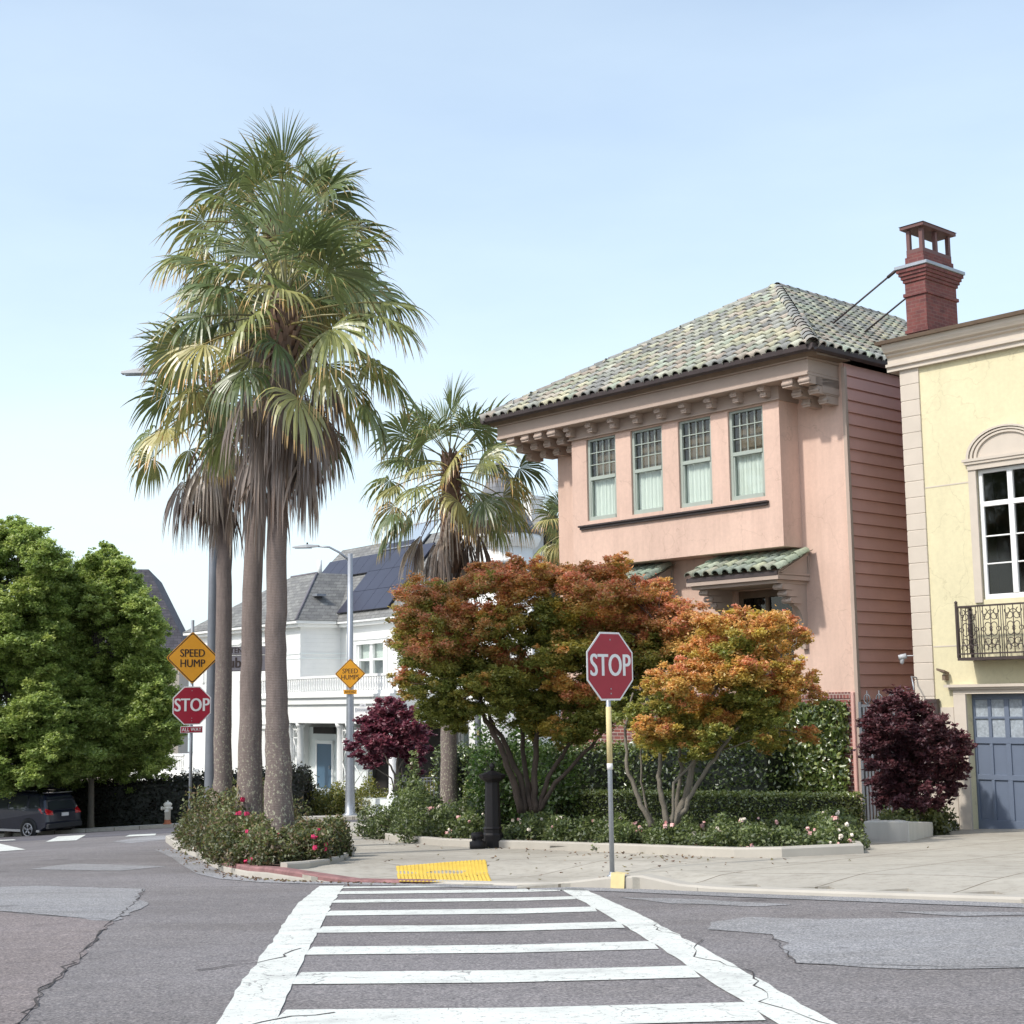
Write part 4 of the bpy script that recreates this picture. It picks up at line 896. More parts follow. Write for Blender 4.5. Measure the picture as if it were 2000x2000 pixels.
rf.add([P0, P1, K, K2], [(0, 1, 2, 3)])
rf.add([P1, (-1.4, 5.0, zr + .0), K], [(0, 1, 2)])
rf.add([K, (-1.4, 5, zr), (-3.9, 5, 7.3)], [(0, 1, 2)])
rf.add([P0, K2, (-6.6, 6.4, 7.3), (-14.5, 6.4, zr)], [(0, 1, 2, 3)]).add([K2, K, (-3.9, 6.4, 7.3), (-6.6, 6.4, 7.3)], [(0, 1, 2, 3)])
rf.add([(-8.6, 1.62, zr - .05), (11.0, 1.62, zr - .05), (11.0, 5.0, 8.82), (-7.0, 5.0, 8.82)], [(0, 1, 2, 3)])
rf.add([(-8.6, 8.4, zr), (-7.0, 5.0, 8.82), (11, 5, 8.82), (11, 8.4, zr)], [(0, 1, 2, 3)]).add([(-8.6, 1.62, zr - .05), (-7, 5, 8.82), (-8.6, 8.4, zr)], [(0, 1, 2)])
ro = rf.build("roof", "shingle_grey", wh)
MB(wz).tube([P1, K], .06, 6).tube([K, K2], .06, 6).build("ridge_cap", "slate_grey", ro)
# solar panels lying on the main slope
def on_slope(x, t, h):  # t in metres up the slope from the eave
    L = math.hypot(3.38, 8.82 - zr + .05); dy, dz = 3.38 / L, (8.82 - zr + .05) / L
    return (x, 1.62 + dy * t - dz * h, zr - .05 + dz * t + dy * h)
def panel(x0, x1, t0, t1):
    p = MB(wz); p.add([on_slope(x0, t0, .08), on_slope(x1, t0, .08), on_slope(x1, t1, .08), on_slope(x0, t1, .08), on_slope(x0, t0, .14), on_slope(x1, t0, .14), on_slope(x1, t1, .14), on_slope(x0, t1, .14)],
        [(0, 3, 2, 1), (4, 5, 6, 7), (0, 1, 5, 4), (1, 2, 6, 5), (2, 3, 7, 6), (3, 0, 4, 7)])
    p.build("solar_panel", "pv_black", wh)
for i in range(4):
    for j in range(3): panel(-1.75 + i * 1.16, -1.75 + i * 1.16 + 1.14, .45 + j * 1.32, .45 + j * 1.32 + 1.30)
for i in range(5): panel(-7.0 + i * 1.06, -7.0 + i * 1.06 + 1.04, 3.05, 4.3)
for i in range(2): panel(-1.72 + i * 1.16, -1.72 + i * 1.16 + 1.14, 4.42, 4.9)
sk = MB(wz); sk.add([on_slope(-2.2, 4.5, .1), on_slope(1.6, 4.5, .1), (1.6, 5.4, 9.5), (-1.2, 5.4, 9.5)], [(0, 1, 2, 3)]); sk.add([on_slope(-2.2, 4.5, .1), (-1.2, 5.4, 9.5), (-2.2, 5.4, 8.6)], [(0, 1, 2)]); so_ = sk.build("skylight", "skylight_glass", wh)
MB(wz).tube([on_slope(-2.2, 4.5, .12), on_slope(1.6, 4.5, .12), (1.6, 5.4, 9.5), (-1.2, 5.4, 9.5), on_slope(-2.2, 4.5, .12)], .05, 4).build("frame", "galvanised", so_)
MB(wz).box(-2.9, -2.2, 1.0, 1.5, 6.05, 6.16).build("roof_vent", "galvanised", wh)
MB(wz).tube([(-4.2, 2.2, 7.2), (-4.2, 2.2, 7.95)], .12, 8).build("vent_pipe", "white_paint", wh)
# upstairs window
def wwin(x0, x1, z0_, z1_, y, cols=2, mid_=True, parent=wh, shade=.55):
    f = MB(wz); f.box(x0 - .28, x0, y - .08, y + .1, z0_, z1_).box(x1, x1 + .28, y - .08, y + .1, z0_, z1_).box(x0 - .28, x1 + .28, y - .10, y + .1, z1_, z1_ + .2).box(x0 - .34, x1 + .34, y - .16, y, z1_ + .2, z1_ + .27)
    f.box(x0, x0 + .09, y + .0, y + .15, z0_, z1_).box(x1 - .09, x1, y, y + .15, z0_, z1_)
    for i in range(1, cols): xx = x0 + (x1 - x0) * i / cols; f.box(xx - .12, xx + .12, y, y + .15, z0_, z1_)
    if mid_: f.box(x0 + .09, x1 - .09, y + .04, y + .14, (z0_ + z1_) / 2 - .04, (z0_ + z1_) / 2 + .04)
    fo = f.build("window", "white_paint", parent)
    MB(wz).box(x0 + .05, x1 - .05, y + .12, y + .13, z0_, z1_).build("pane", "glass", fo)
    MB(wz).box(x0 + .0, x1 - .0, y + .22, y + .24, z1_ - (z1_ - z0_) * shade, z1_).build("shade", "shade_white", fo)
    MB(wz).box(x0 - .1, x1 + .1, y + .36, y + .38, z0_ - .1, z1_ + .1).build("room", "galvanised", fo)
wwin(-.27, 2.16, 2.3, 3.70, 2.1); wwin(-5.3, -4.1, 2.2, 3.8, -.02, 1); wwin(-9.6, -8.4, 2.2, 3.8, -.02, 1); wwin(-12.6, -11.5, 2.2, 3.8, -.02, 1); wwin(-6.6, -5.2, -2.2, -.1, -.02, 1); wwin(-11, -9.6, -2.2, -.1, -.02, 1); wwin(5.2, 7.2, 2.3, 3.70, 2.08, 2); wwin(8.2, 9.55, -2.1, .05, 2.1, 1, True, shade=1.0)
# porch in front
PY = -1.5
mb = MB(wz); px0, px1 = -3.9, 9.0
mb.box(px0, px1, PY - .1, 2.0, 1.02, 1.30).box(px0 - .06, px1, PY - .2, 2.05, 1.30, 1.42).box(px0, px1, PY, -.0005 if False else PY + .35, .22, 1.02).box(px0, px1, PY - .04, PY + .39, .22, .34).box(px0, px0 + .35, PY + .35, 0, .22, 1.02).box(px1 - .35, px1, PY + .35, 2.1, .22, 1.02)
mb.build("porch_entablature", "white_paint", wh)
MB(wz).box(px0, px1, PY - .1, 2.1, -5.5, -2.72).build("porch_floor", "white_cool", wh)
def colm(x, y, z0_=-2.72, r=.16):
    c = MB(wz); c.lathe([(r * 1.5, z0_), (r * 1.5, z0_ + .12), (r * 1.2, z0_ + .18), (r, z0_ + .25), (r * .98, -1), (r * .85, .0), (r * 1.1, .05), (r * 1.3, .10), (r * 1.4, .22)], (x, y), 14).build("column", "white_paint", wh)
for x in (-.15 - 2.7 + 2.7, .75, 4.35, 5.2, 8.6): colm(x, PY + .17)
def lattice(x0, x1, y):
    l = MB(wz)
    for a, b_ in ((x0, x0 + .04), (x1 - .04, x1)): l.box(a, b_, y, y + .04, -2.3, .2)
    for z in (-2.3, -.45, -.1, .16): l.box(x0, x1, y, y + .04, z, z + .05)
    for z0_, z1_ in ((-2.3, -1.4), (-1.4, -.45), (-.45, .2)):
        l.tube([(x0, y + .02, z0_), ((x0 + x1) / 2, y + .02, (z0_ + z1_) / 2), (x0, y + .02, z1_)], .025, 5); l.tube([(x1, y + .02, z0_), ((x0 + x1) / 2, y + .02, (z0_ + z1_) / 2), (x1, y + .02, z1_)], .025, 5)
    l.build("porch_lattice", "white_paint", wh)
lattice(.03, .6, PY + .17); lattice(4.5, 5.05, PY + .17); lattice(5.4, 6.6, PY + .17)
MB(wz).box(4.0, 5.6, PY - .15, PY + .5, -3.6, -2.45).build("column_pedestal", "white_paint", wh)
MB(wz).box(-1.9, 3.4, .45, .75, -2.72, .0).build("porch_wall", "white_cool", wh)
dr = MB(wz); dr.box(-.95, .42, .38, .4485, -2.72, -.75)
d_ = dr.build("door", "door_blue", wh)
MB(wz).box(-1.1, -.952, .36, .449, -2.72, -.6).box(.422, .55, .36, .449, -2.72, -.6).box(-1.1, .55, .34, .449, -.748, -.6).build("frame", "white_paint", d_)
MB(wz).box(.25, .3, .33, .38, -1.85, -1.7).build("handle", "galvanised", d_)
MB(wz).box(-1.3, .7, .36, .4485, -.30, .0).build("transom_window", "dark_interior", wh)
MB(wz).box(3.4, 9.0, .9, .95, -2.72, .2).build("screened_porch", "dark_interior", wh)
# balustrade on the porch roof: turned balusters between rails
bl_ = MB(wz); bl_.box(px0, px1, PY - .02, PY + .12, 2.12, 2.22).box(px0, px1, PY - .02, PY + .12, 1.42, 1.56).box(px0, px0 + .2, PY - .05, PY + .15, 1.42, 2.4)
bo = bl_.build("balustrade", "white_paint", wh)
bb = MB(wz); x = px0 + .3
while x < px1 - .1:
    bb.lathe([(.045, 1.56), (.03, 1.62), (.06, 1.75), (.03, 1.95), (.045, 2.0), (.045, 2.12)], (x, PY + .05), 6); x += .21
bb.build("baluster_row", "white_paint", bo)
# side balustrade of the low terrace at the far left
bl_ = MB(wz); bl_.box(-21, -13.2, -.9, -.75, -1.55, -1.45).box(-21, -13.2, -.9, -.75, -2.4, -2.25).box(-21, -13.0, -1.0, 1.2, -5.5, -2.4)
for x in np.arange(-21, -13.2, .24): bl_.lathe([(.05, -2.25), (.03, -2.15), (.07, -2.0), (.03, -1.7), (.05, -1.55)], (x, -.82), 6)
bl_.build("terrace_balustrade", "white_paint", wh)
# round tower with a flared cone roof
TL = Vector((-.5, 57.6, 0)) ; TI = (Matrix.Rotation(-WR, 4, 'Z') @ (Vector((TL.x, TL.y, 0)) - Vector((WO.x, WO.y, 0)))); tx, ty = TI.x, TI.y
mb = MB(wz).lathe([(1.30, -5.5), (1.30, 7.3)], (tx, ty), 20); mb.build("tower", "white_paint", wh)
mb = MB(wz).lathe([(1.33, 5.4), (1.36, 5.45), (1.33, 5.5)], (tx, ty), 20).lathe([(1.33, 6.35), (1.42, 6.4), (1.33, 6.55)], (tx, ty), 20).lathe([(1.34, 7.0), (1.5, 7.1), (1.62, 7.35), (1.62, 7.52), (1.3, 7.52)], (tx, ty), 20)
mb.build("tower_moulding", "white_paint", wh)
mb = MB(wz)
for k in range(10):
    t = 2 * math.pi * k / 10; c_, s_ = math.cos(t), math.sin(t); mb.add([(tx + 1.31 * math.cos(t + q), ty + 1.31 * math.sin(t + q), z) for z in (5.5, 6.35) for q in (-.2, 0, .2)], [(0, 1, 4, 3), (1, 2, 5, 4)])
mb.build("tower_window_band", "galvanised_dark", wh)
MB(wz).lathe([(1.66, 7.53), (1.36, 7.95), (1.05, 8.5), (.78, 9.1), (.5, 9.7), (.22, 10.3), (.04, 10.7), (0, 11.0)], (tx, ty), 20).build("tower_roof", "shingle_tower", wh)
cw_ = W(1026, 985, 61); ci = Matrix.Rotation(-WR, 4, 'Z') @ (Vector((cw_.x, cw_.y, 0)) - Vector((WO.x, WO.y, 0)))
MB(wz).box(ci.x - .3, ci.x + .3, ci.y - .3, ci.y + .3, 4, cw_.z).box(ci.x - .38, ci.x + .38, ci.y - .38, ci.y + .38, cw_.z, cw_.z + .14).build("chimney", "white_paint", wh)
# iron fence in front of the white house
fn = MB(0); fa = Vector((-4.2, 55.2)); fb = Vector((2.6, 50.5)); L = (fb - fa).length; n = int(L / .16)
for i in range(n + 1):
    p = fa.lerp(fb, i / n); z = G(p.x, p.y) + .13; r = .03 if i % 12 == 0 else .014; fn.box(p.x - r, p.x + r, p.y - r, p.y + r, z, z + (1.5 if i % 12 == 0 else 1.38))
for hh in (.15, 1.25, 1.36):
    vs = [(p.x, p.y + d, G(p.x, p.y) + .13 + hh + e) for p in (fa, fb) for d, e in ((-.015, 0), (.015, 0), (.015, .03), (-.015, .03))]; fn.add(vs, [(0, 1, 5, 4), (1, 2, 6, 5), (2, 3, 7, 6), (3, 0, 4, 7)])
tag(fn.build("iron_fence", "galvanised_dark"), "thin grey iron fence of upright bars before the white house", "fence")

# ================================================================== FAR HOUSES ON THE LEFT
sh = thing("slate_roof_house", "house with a steep dark slate roof behind the green trees", "house", (-26, 84, -5.5), R(9))
z0 = -5.5; mb = MB(z0); mb.box(-1, 6.7, 0, 9, -6.5, 4.3); mb.build("wall", "beige_wall", sh)
mb = MB(z0).prism([(-1.6, 4.1), (7.3, 4.1), (4.9, 8.9), (1.0, 8.9)], 'y', -.3, 9.3); mb.build("roof", "shingle_slate", sh)
MB(z0).box(6.4, 7.4, -.3, 9.3, 3.9, 4.15).build("eaves_gutter", "slate_grey", sh)
gh = thing("beige_garage", "low beige building with lapped boards behind the parked dark car", "garage", (-30, 64.5, -4.6), R(-4))
z0 = -4.6; mb = MB(z0); zz = -5.0
while zz < -1.9: mb.box(-5, 10, 0 - .02, 5, zz, zz + .20); mb.box(-5, 10, .0, 5, zz + .20, zz + .23); zz += .23
mb.build("wall", "beige_wall", gh); MB(z0).prism([(-5.4, -1.85), (10.4, -1.85), (10.4, -1.65), (-5.4, -1.65)], 'y', -.3, 5.4).build("roof", "shingle_grey", gh)
# ================================================================== PALMS
def frond(mb, base, az, el, pet, Rb, rnd, col, droop=1.0, spread=115, nseg=34, fold=0.0):
    """fan leaf: arching stalk, then pleated blades fused at the heart and hanging at the tips"""
    d = Vector((math.cos(az) * math.cos(el), math.sin(az) * math.cos(el), math.sin(el)))
    p = Vector(base); path = [p.copy()]; n = 5
    for i in range(n): d = (d + Vector((0, 0, -.13 * droop))).normalized(); p = p + d * (pet / n); path.append(p.copy())
    mb.col = (col[0] * .8 + .05, col[1] * .7 + .03, col[2] * .6 + .02); mb.tube(path, [.024, .02, .018, .016, .014, .012], 4, False)
    s = d.cross(Vector((0, 0, 1)))
    if s.length < .05: s = Vector((math.sin(az), -math.cos(az), 0))
    s.normalize(); tw = rnd.uniform(-1.0, 1.0); nn = s.cross(d).normalized(); s = (s * math.cos(tw) + nn * math.sin(tw)).normalized(); nn = s.cross(d).normalized()
    sp = R(spread)
    for k in range(nseg):
        ph = -sp + 2 * sp * (k + .5) / nseg; ph += rnd.gauss(0, .03)
        rad = (d * math.cos(ph) + s * math.sin(ph)); rad = (rad * (1 - fold * abs(math.sin(ph))) + d * fold * abs(math.sin(ph)) - nn * fold * .5 * abs(math.sin(ph))).normalized()
        L = Rb * (.80 + .22 * math.cos(ph * .8)) * rnd.uniform(.92, 1.06); dphi = 2 * sp / nseg
        tang = (s * math.cos(ph) - d * math.sin(ph)).normalized()
        q = p.copy(); dirv = rad.copy(); prev = 0; rows = []
        hang = droop * rnd.uniform(.45, 1.7)
        for t in (0.03, .25, .48, .64, .80, .92, 1.0):
            if t > .45: dirv = (dirv + Vector((0, 0, -1)) * hang * (t - prev) * (4.0 if t > .6 else 1.4)).normalized()
            else: dirv = (dirv + Vector((0, 0, -1)) * hang * .25 * (t - prev)).normalized()
            q = q + dirv * L * (t - prev); prev = t
            wd = (L * t * dphi * .5 * 1.02) if t <= .5 else max(.0015, L * .48 * dphi * .5 * (1 - (t - .48) / .53) ** .8 * .9)
            if fold > 0: wd *= (1 - fold * .4)
            pl = nn * (wd * .45 * (1 if k % 2 else -1)); rows.append((q - tang * wd + pl, q + tang * wd - pl))
        f = rnd.uniform(.82, 1.18)
        vs = [x for r in rows for x in r]; k0 = len(mb.v); mb.col = tuple(c * f for c in col); mb.add(vs, [(2 * i, 2 * i + 1, 2 * i + 3, 2 * i + 2) for i in range(4)])
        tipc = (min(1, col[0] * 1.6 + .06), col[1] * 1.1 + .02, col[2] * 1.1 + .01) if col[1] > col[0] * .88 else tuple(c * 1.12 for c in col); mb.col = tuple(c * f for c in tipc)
        for i in (4, 5): mb.f.append((k0 + 2 * i, k0 + 2 * i + 1, k0 + 2 * i + 3, k0 + 2 * i + 2)); mb.m.append(mb.cur); mb.c.append(mb.col); mb.sm.append(False)
def palm(label, pts, rads, cz, scale, nf, nd, seed, group, skirt=1.0, low=-.35, boots=0.0, up_bias=0.0, top=1.45):
    rnd = random.Random(seed); base = Vector(pts[0]); t = thing("palm_tree", label, "palm tree", base, 0, group)
    P = [Vector(p) - base for p in pts]
    # resample the stem so that colour can change along it
    res = []; rr = []
    for i in range(len(P) - 1):
        for k in range(8): f = k / 8; res.append(P[i].lerp(P[i + 1], f)); rr.append(rads[i] + (rads[i + 1] - rads[i]) * f)
    res.append(P[-1]); rr.append(rads[-1]); H = res[-1].z
    res = [p + Vector((rnd.gauss(0, .006), rnd.gauss(0, .006), 0)) for p in res]
    mb = MB(); mb.col = (.5, .5, 0); mb.tube(res, rr, 16)
    nq = 16
    for fi in range(len(mb.f) - 2):
        h = (fi // nq) / (len(res) - 1); mb.c[fi] = (sm(.45, .95, h) * 1.3, (1 - sm(.05, .45, h)) * .9, 0)
    mb.build("trunk", "palm_bark", t)
    if not boots: boots = .9
    if boots:
        mb = MB(); mb.col = (.13, .075, .05)
        zb = H - boots
        for i in range(int(90 * boots)):
            z = zb + boots * i / (90 * boots); a = i * 2.4; r = rr[-1] + .01; f = rnd.uniform(.6, 1.3); mb.col = (.17 * f, .095 * f, .06 * f)
            xx, yy = res[-1].x + r * math.cos(a), res[-1].y + r * math.sin(a); o_ = rnd.uniform(.05, .12)
            w_ = .05; tx_, ty_ = -math.sin(a) * w_, math.cos(a) * w_
            mb.add([(xx - tx_, yy - ty_, z - .12), (xx + tx_, yy + ty_, z - .12), (xx + math.cos(a) * o_ + tx_ * .6, yy + math.sin(a) * o_ + ty_ * .6, z + .10), (xx + math.cos(a) * o_ - tx_ * .6, yy + math.sin(a) * o_ - ty_ * .6, z + .10)], [(0, 1, 2, 3)])
        mb.build("leaf_bases", "frond", t)
    top_ = res[-1]; cr = MB(); cr2 = MB()
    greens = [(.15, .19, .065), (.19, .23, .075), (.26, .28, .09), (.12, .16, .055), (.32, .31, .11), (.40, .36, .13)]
    for i in range(nf):
        u = (i + .5) / nf; el = math.asin(max(-1, min(1, 1.0 - (1.0 - math.sin(low)) * u ** (.95 - up_bias)))) ; az = i * 2.39996 + rnd.uniform(-.25, .25)
        el += rnd.uniform(-.12, .12)
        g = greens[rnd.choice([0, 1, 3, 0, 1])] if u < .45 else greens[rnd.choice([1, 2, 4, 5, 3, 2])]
        hb = top_ + Vector((rnd.uniform(-.05, .05), rnd.uniform(-.05, .05), -.55 * u * scale))
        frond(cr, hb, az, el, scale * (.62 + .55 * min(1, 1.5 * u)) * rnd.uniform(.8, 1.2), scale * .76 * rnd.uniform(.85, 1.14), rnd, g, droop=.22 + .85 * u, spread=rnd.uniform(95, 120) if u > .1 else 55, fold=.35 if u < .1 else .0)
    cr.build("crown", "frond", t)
    browns = [(.24, .18, .145), (.33, .26, .20), (.18, .13, .105), (.42, .34, .26), (.28, .21, .165), (.15, .105, .085)]
    for i in range(nd):
        u = (i + .5) / nd; az = i * 2.39996 + rnd.uniform(-.3, .3); el = -.35 - 1.05 * u ** .7 + rnd.uniform(-.15, .15)
        hb = top_ + Vector((math.cos(az) * .06, math.sin(az) * .06, -(.45 + .65 * u) * scale * skirt))
        frond(cr2, hb, az, el, scale * rnd.uniform(.45, 1.05), scale * rnd.uniform(.75, 1.1), rnd, rnd.choice(browns), droop=1.3, spread=rnd.uniform(40, 85), nseg=26, fold=rnd.uniform(.25, .6))
    if nd: cr2.build("dead_fronds", "frond", t)
    return t
def Pt(u, v, y): return W(u, v, y)
def foot(u, y, h=.1): p = W(u, 1400, y); return Vector((p.x, p.y, G(p.x, p.y) + h))
p3 = W(717, 730, 22); p2 = W(712, 632, 25); p1 = W(634, 838, 28)
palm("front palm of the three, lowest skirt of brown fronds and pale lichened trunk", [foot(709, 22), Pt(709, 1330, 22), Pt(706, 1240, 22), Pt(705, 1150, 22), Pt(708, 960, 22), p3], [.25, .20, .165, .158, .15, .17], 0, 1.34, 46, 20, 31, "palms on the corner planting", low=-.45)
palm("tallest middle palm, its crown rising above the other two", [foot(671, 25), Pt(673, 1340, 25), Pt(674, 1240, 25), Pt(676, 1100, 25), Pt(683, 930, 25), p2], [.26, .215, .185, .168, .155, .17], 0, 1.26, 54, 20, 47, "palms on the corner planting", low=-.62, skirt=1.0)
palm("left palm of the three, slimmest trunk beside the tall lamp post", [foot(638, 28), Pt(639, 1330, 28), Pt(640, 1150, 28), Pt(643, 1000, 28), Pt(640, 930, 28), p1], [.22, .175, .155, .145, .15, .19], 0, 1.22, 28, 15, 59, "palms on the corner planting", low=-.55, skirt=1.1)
pc = next(c for c in bpy.data.objects if c.name.startswith("palm_tree") and "left palm of the three" in c.get("label", "")); mb = MB(); rr_ = random.Random(4); q0 = W(628, 905, 28) - pc.location
mb.col = (.16, .10, .08); q1 = W(600, 948, 28) - pc.location; mb.tube([q0, q0.lerp(q1, .5) + Vector((0, 0, .04)), q1], .018, 5)
for k in range(3): frond(mb, q1 + Vector((0, 0, .02 * k)), 3.5 + k * .8, -1.05, .12, 1.45, rr_, (.20, .135, .10), droop=1.0, spread=26, nseg=24, fold=.5)
mb.build("dead_fronds", "frond", pc)
p4 = W(924, 922, 36)
palm("single palm with a tufted crown left of the pink house", [foot(921, 36), Pt(921, 1250, 36), Pt(920, 1110, 36), p4 + Vector((0, 0, -.1))], [.22, .19, .25, .20], 0, 1.42, 40, 22, 71, None, low=-.36, boots=3.0, skirt=1.35)
p5 = W(1082, 1005, 40)
palm("palm half hidden behind the left corner of the pink house", [foot(1078, 40), Pt(1078, 1200, 40), p5], [.2, .17, .17], 0, .95, 24, 8, 83, None)

# ================================================================== BROADLEAF TREES
NEAR = {'r': 'rrrro', 'd': 'ddrrm', 'o': 'oooory', 'y': 'yyo', 'm': 'mmog', 'g': 'gggm', 'p': 'p', 'P': 'P', 'G': 'G'}
def clump_tree(t, clumps, y, mat="leaf", lsz=.085, dens=2.6, flat=.62, ups=1.0, seed=0, back=True, depth=.9):
    """clumps: (u, v, r_px, colour key) read on the tree's own plane, each put at its own depth"""
    rnd = random.Random(seed); C_ = []; K_ = []; S_ = []
    org = Vector(t.location)
    for (u, v, r, key) in clumps:
        for b_ in ((0, 1) if back else (0,)):
            yy = y + rnd.uniform(-depth, depth * .3) + (b_ * rnd.uniform(.7, 1.6) * depth); c = W(u + (rnd.uniform(-8, 8) if b_ else 0), v + (10 if b_ else 0), yy); rm = r * yy / F_PX
            if rm < .05: continue
            # a clump is itself a spray of smaller tufts
            nt_ = max(3, int(30 * (1 if not b_ else .6)))
            for k in range(nt_):
                dv = Vector((rnd.gauss(0, 1), rnd.gauss(0, 1), rnd.gauss(0, .8))).normalized() * rm * rnd.uniform(.2, 1.22); dv.z *= flat * 1.15
                cc = c + dv + Vector((0, 0, -.05 * rm)); rt = rm * rnd.uniform(.18, .44); n = int(dens * 4 * math.pi * rt * rt / (lsz * lsz) * 1.05)
                pts, hz = blob_points(cc, rt, n, .55); C_.append(pts)
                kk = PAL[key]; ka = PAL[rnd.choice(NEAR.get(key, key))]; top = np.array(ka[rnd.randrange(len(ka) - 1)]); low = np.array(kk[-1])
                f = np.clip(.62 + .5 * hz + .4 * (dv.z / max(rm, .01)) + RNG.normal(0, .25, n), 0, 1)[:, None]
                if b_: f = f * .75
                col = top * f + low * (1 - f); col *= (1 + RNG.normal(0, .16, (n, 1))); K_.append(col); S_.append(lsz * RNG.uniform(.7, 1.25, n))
    C_ = np.concatenate(C_) - np.array(org); K_ = np.concatenate(K_)
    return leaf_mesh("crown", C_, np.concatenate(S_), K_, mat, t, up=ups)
PAL = {
    'r': [(.84, .33, .18), (.78, .30, .17), (.82, .42, .16), (.46, .37, .08)],
    'd': [(.82, .36, .20), (.74, .36, .18), (.56, .44, .12), (.40, .38, .085)],
    'o': [(.82, .42, .13), (.84, .50, .14), (.78, .37, .14), (.50, .38, .08)],
    'y': [(.68, .50, .09), (.70, .54, .10), (.38, .35, .06)],
    'm': [(.48, .42, .08), (.54, .42, .08), (.38, .37, .065), (.26, .28, .05)],
    'g': [(.28, .32, .06), (.33, .34, .065), (.38, .36, .07), (.22, .26, .05)],
    'p': [(.17, .05, .062), (.20, .06, .07), (.14, .045, .058), (.08, .03, .04)],
    'P': [(.27, .055, .09), (.30, .075, .10), (.22, .05, .08), (.12, .035, .055)],
    'G': [(.40, .49, .12), (.48, .55, .14), (.34, .44, .10), (.26, .36, .08)],
}
def limb(mb, a, b_, r0, r1, sag=.0, n=6, wob=.02, rnd=random):
    a = Vector(a); b_ = Vector(b_); path = []; rs = []
    for i in range(n + 1):
        f = i / n; p = a.lerp(b_, f); p += Vector((rnd.gauss(0, wob), rnd.gauss(0, wob), 0)) * (1 if 0 < i < n else 0); p.z += sag * math.sin(math.pi * f) * (b_ - a).length; path.append(p); rs.append(r0 + (r1 - r0) * f)
    mb.tube(path, rs, 7)
    return path
z8 = lambda x, y: (800 + x * .33126, 1040 + y * .33126)
m1 = [(1250, 330, 75, 'r'), (1180, 410, 80, 'm'), (1260, 400, 70, 'o'), (1120, 500, 60, 'm'), (480, 90, 45, 'r'), (760, 420, 70, 'm'), (480, 520, 60, 'm'), (260, 200, 85, 'd'), (210, 260, 50, 'd'), (230, 330, 75, 'd'), (350, 175, 75, 'd'), (430, 250, 75, 'r'), (350, 290, 80, 'd'), (560, 110, 80, 'r'), (500, 140, 60, 'd'), (660, 160, 80, 'r'), (610, 70, 40, 'r'), (780, 110, 75, 'r'), (700, 85, 45, 'r'), (880, 165, 85, 'r'), (960, 115, 70, 'r'), (1000, 55, 38, 'r'), (900, 95, 45, 'r'), (1060, 180, 85, 'r'), (1160, 200, 70, 'r'), (1170, 150, 35, 'r'), (1240, 250, 75, 'r'), (1290, 290, 55, 'r'), (1110, 260, 80, 'r'),
      (240, 410, 75, 'g'), (320, 400, 85, 'd'), (430, 370, 80, 'd'), (460, 450, 80, 'g'), (560, 310, 80, 'm'), (540, 250, 60, 'r'), (560, 410, 60, 'r'), (650, 450, 60, 'r'), (700, 330, 85, 'g'), (740, 240, 75, 'g'), (800, 330, 85, 'm'), (820, 250, 65, 'y'), (900, 280, 80, 'r'), (1000, 290, 85, 'r'), (1110, 350, 85, 'r'), (1200, 340, 70, 'r'), (860, 390, 80, 'g'), (960, 380, 80, 'm'), (1060, 430, 75, 'm'),
      (220, 505, 55, 'd'), (330, 520, 80, 'g'), (330, 610, 60, 'g'), (430, 600, 60, 'g'), (400, 660, 40, 'g'), (540, 500, 85, 'g'), (560, 580, 70, 'g'), (650, 550, 80, 'g'), (730, 490, 60, 'o'), (800, 530, 60, 'o'), (870, 560, 60, 'r'), (890, 600, 40, 'r'), (700, 655, 55, 'y'), (780, 685, 50, 'y'), (830, 700, 45, 'm'), (860, 680, 70, 'g'), (900, 640, 70, 'g'), (760, 590, 70, 'g'), (650, 640, 60, 'g'), (960, 520, 75, 'g'), (1000, 600, 70, 'g'), (1130, 430, 60, 'g')]
m2 = [(1400, 300, 75, 'o'), (1350, 330, 55, 'o'), (1480, 255, 42, 'r'), (1480, 320, 70, 'o'), (1550, 310, 75, 'o'), (1640, 285, 50, 'r'), (1680, 330, 40, 'r'), (1350, 400, 85, 'o'), (1270, 470, 60, 'o'), (1250, 500, 75, 'o'), (1155, 510, 50, 'o'), (1380, 480, 85, 'o'), (1450, 390, 75, 'm'), (1480, 470, 85, 'o'), (1560, 400, 75, 'o'), (1500, 540, 60, 'g'), (1650, 450, 50, 'o'), (1690, 500, 55, 'o'), (1620, 520, 65, 'o'), (1730, 540, 32, 'r'), (1590, 560, 60, 'o'), (1640, 590, 50, 'o'), (1240, 590, 65, 'o'), (1350, 610, 70, 'o'), (1180, 610, 70, 'g'), (1150, 690, 55, 'o'), (1090, 680, 45, 'o'), (1150, 745, 50, 'm'), (1310, 750, 55, 'm'), (1270, 690, 70, 'm'), (1400, 650, 60, 'o'), (1420, 590, 65, 'g'), (1060, 620, 60, 'g'), (1500, 620, 60, 'g'), (1580, 650, 50, 'g'), (1710, 700, 32, 'r'), (1620, 710, 35, 'm'), (1520, 560, 60, 'g'), (1560, 730, 40, 'm'), (1460, 690, 55, 'g'), (1370, 700, 50, 'g')]
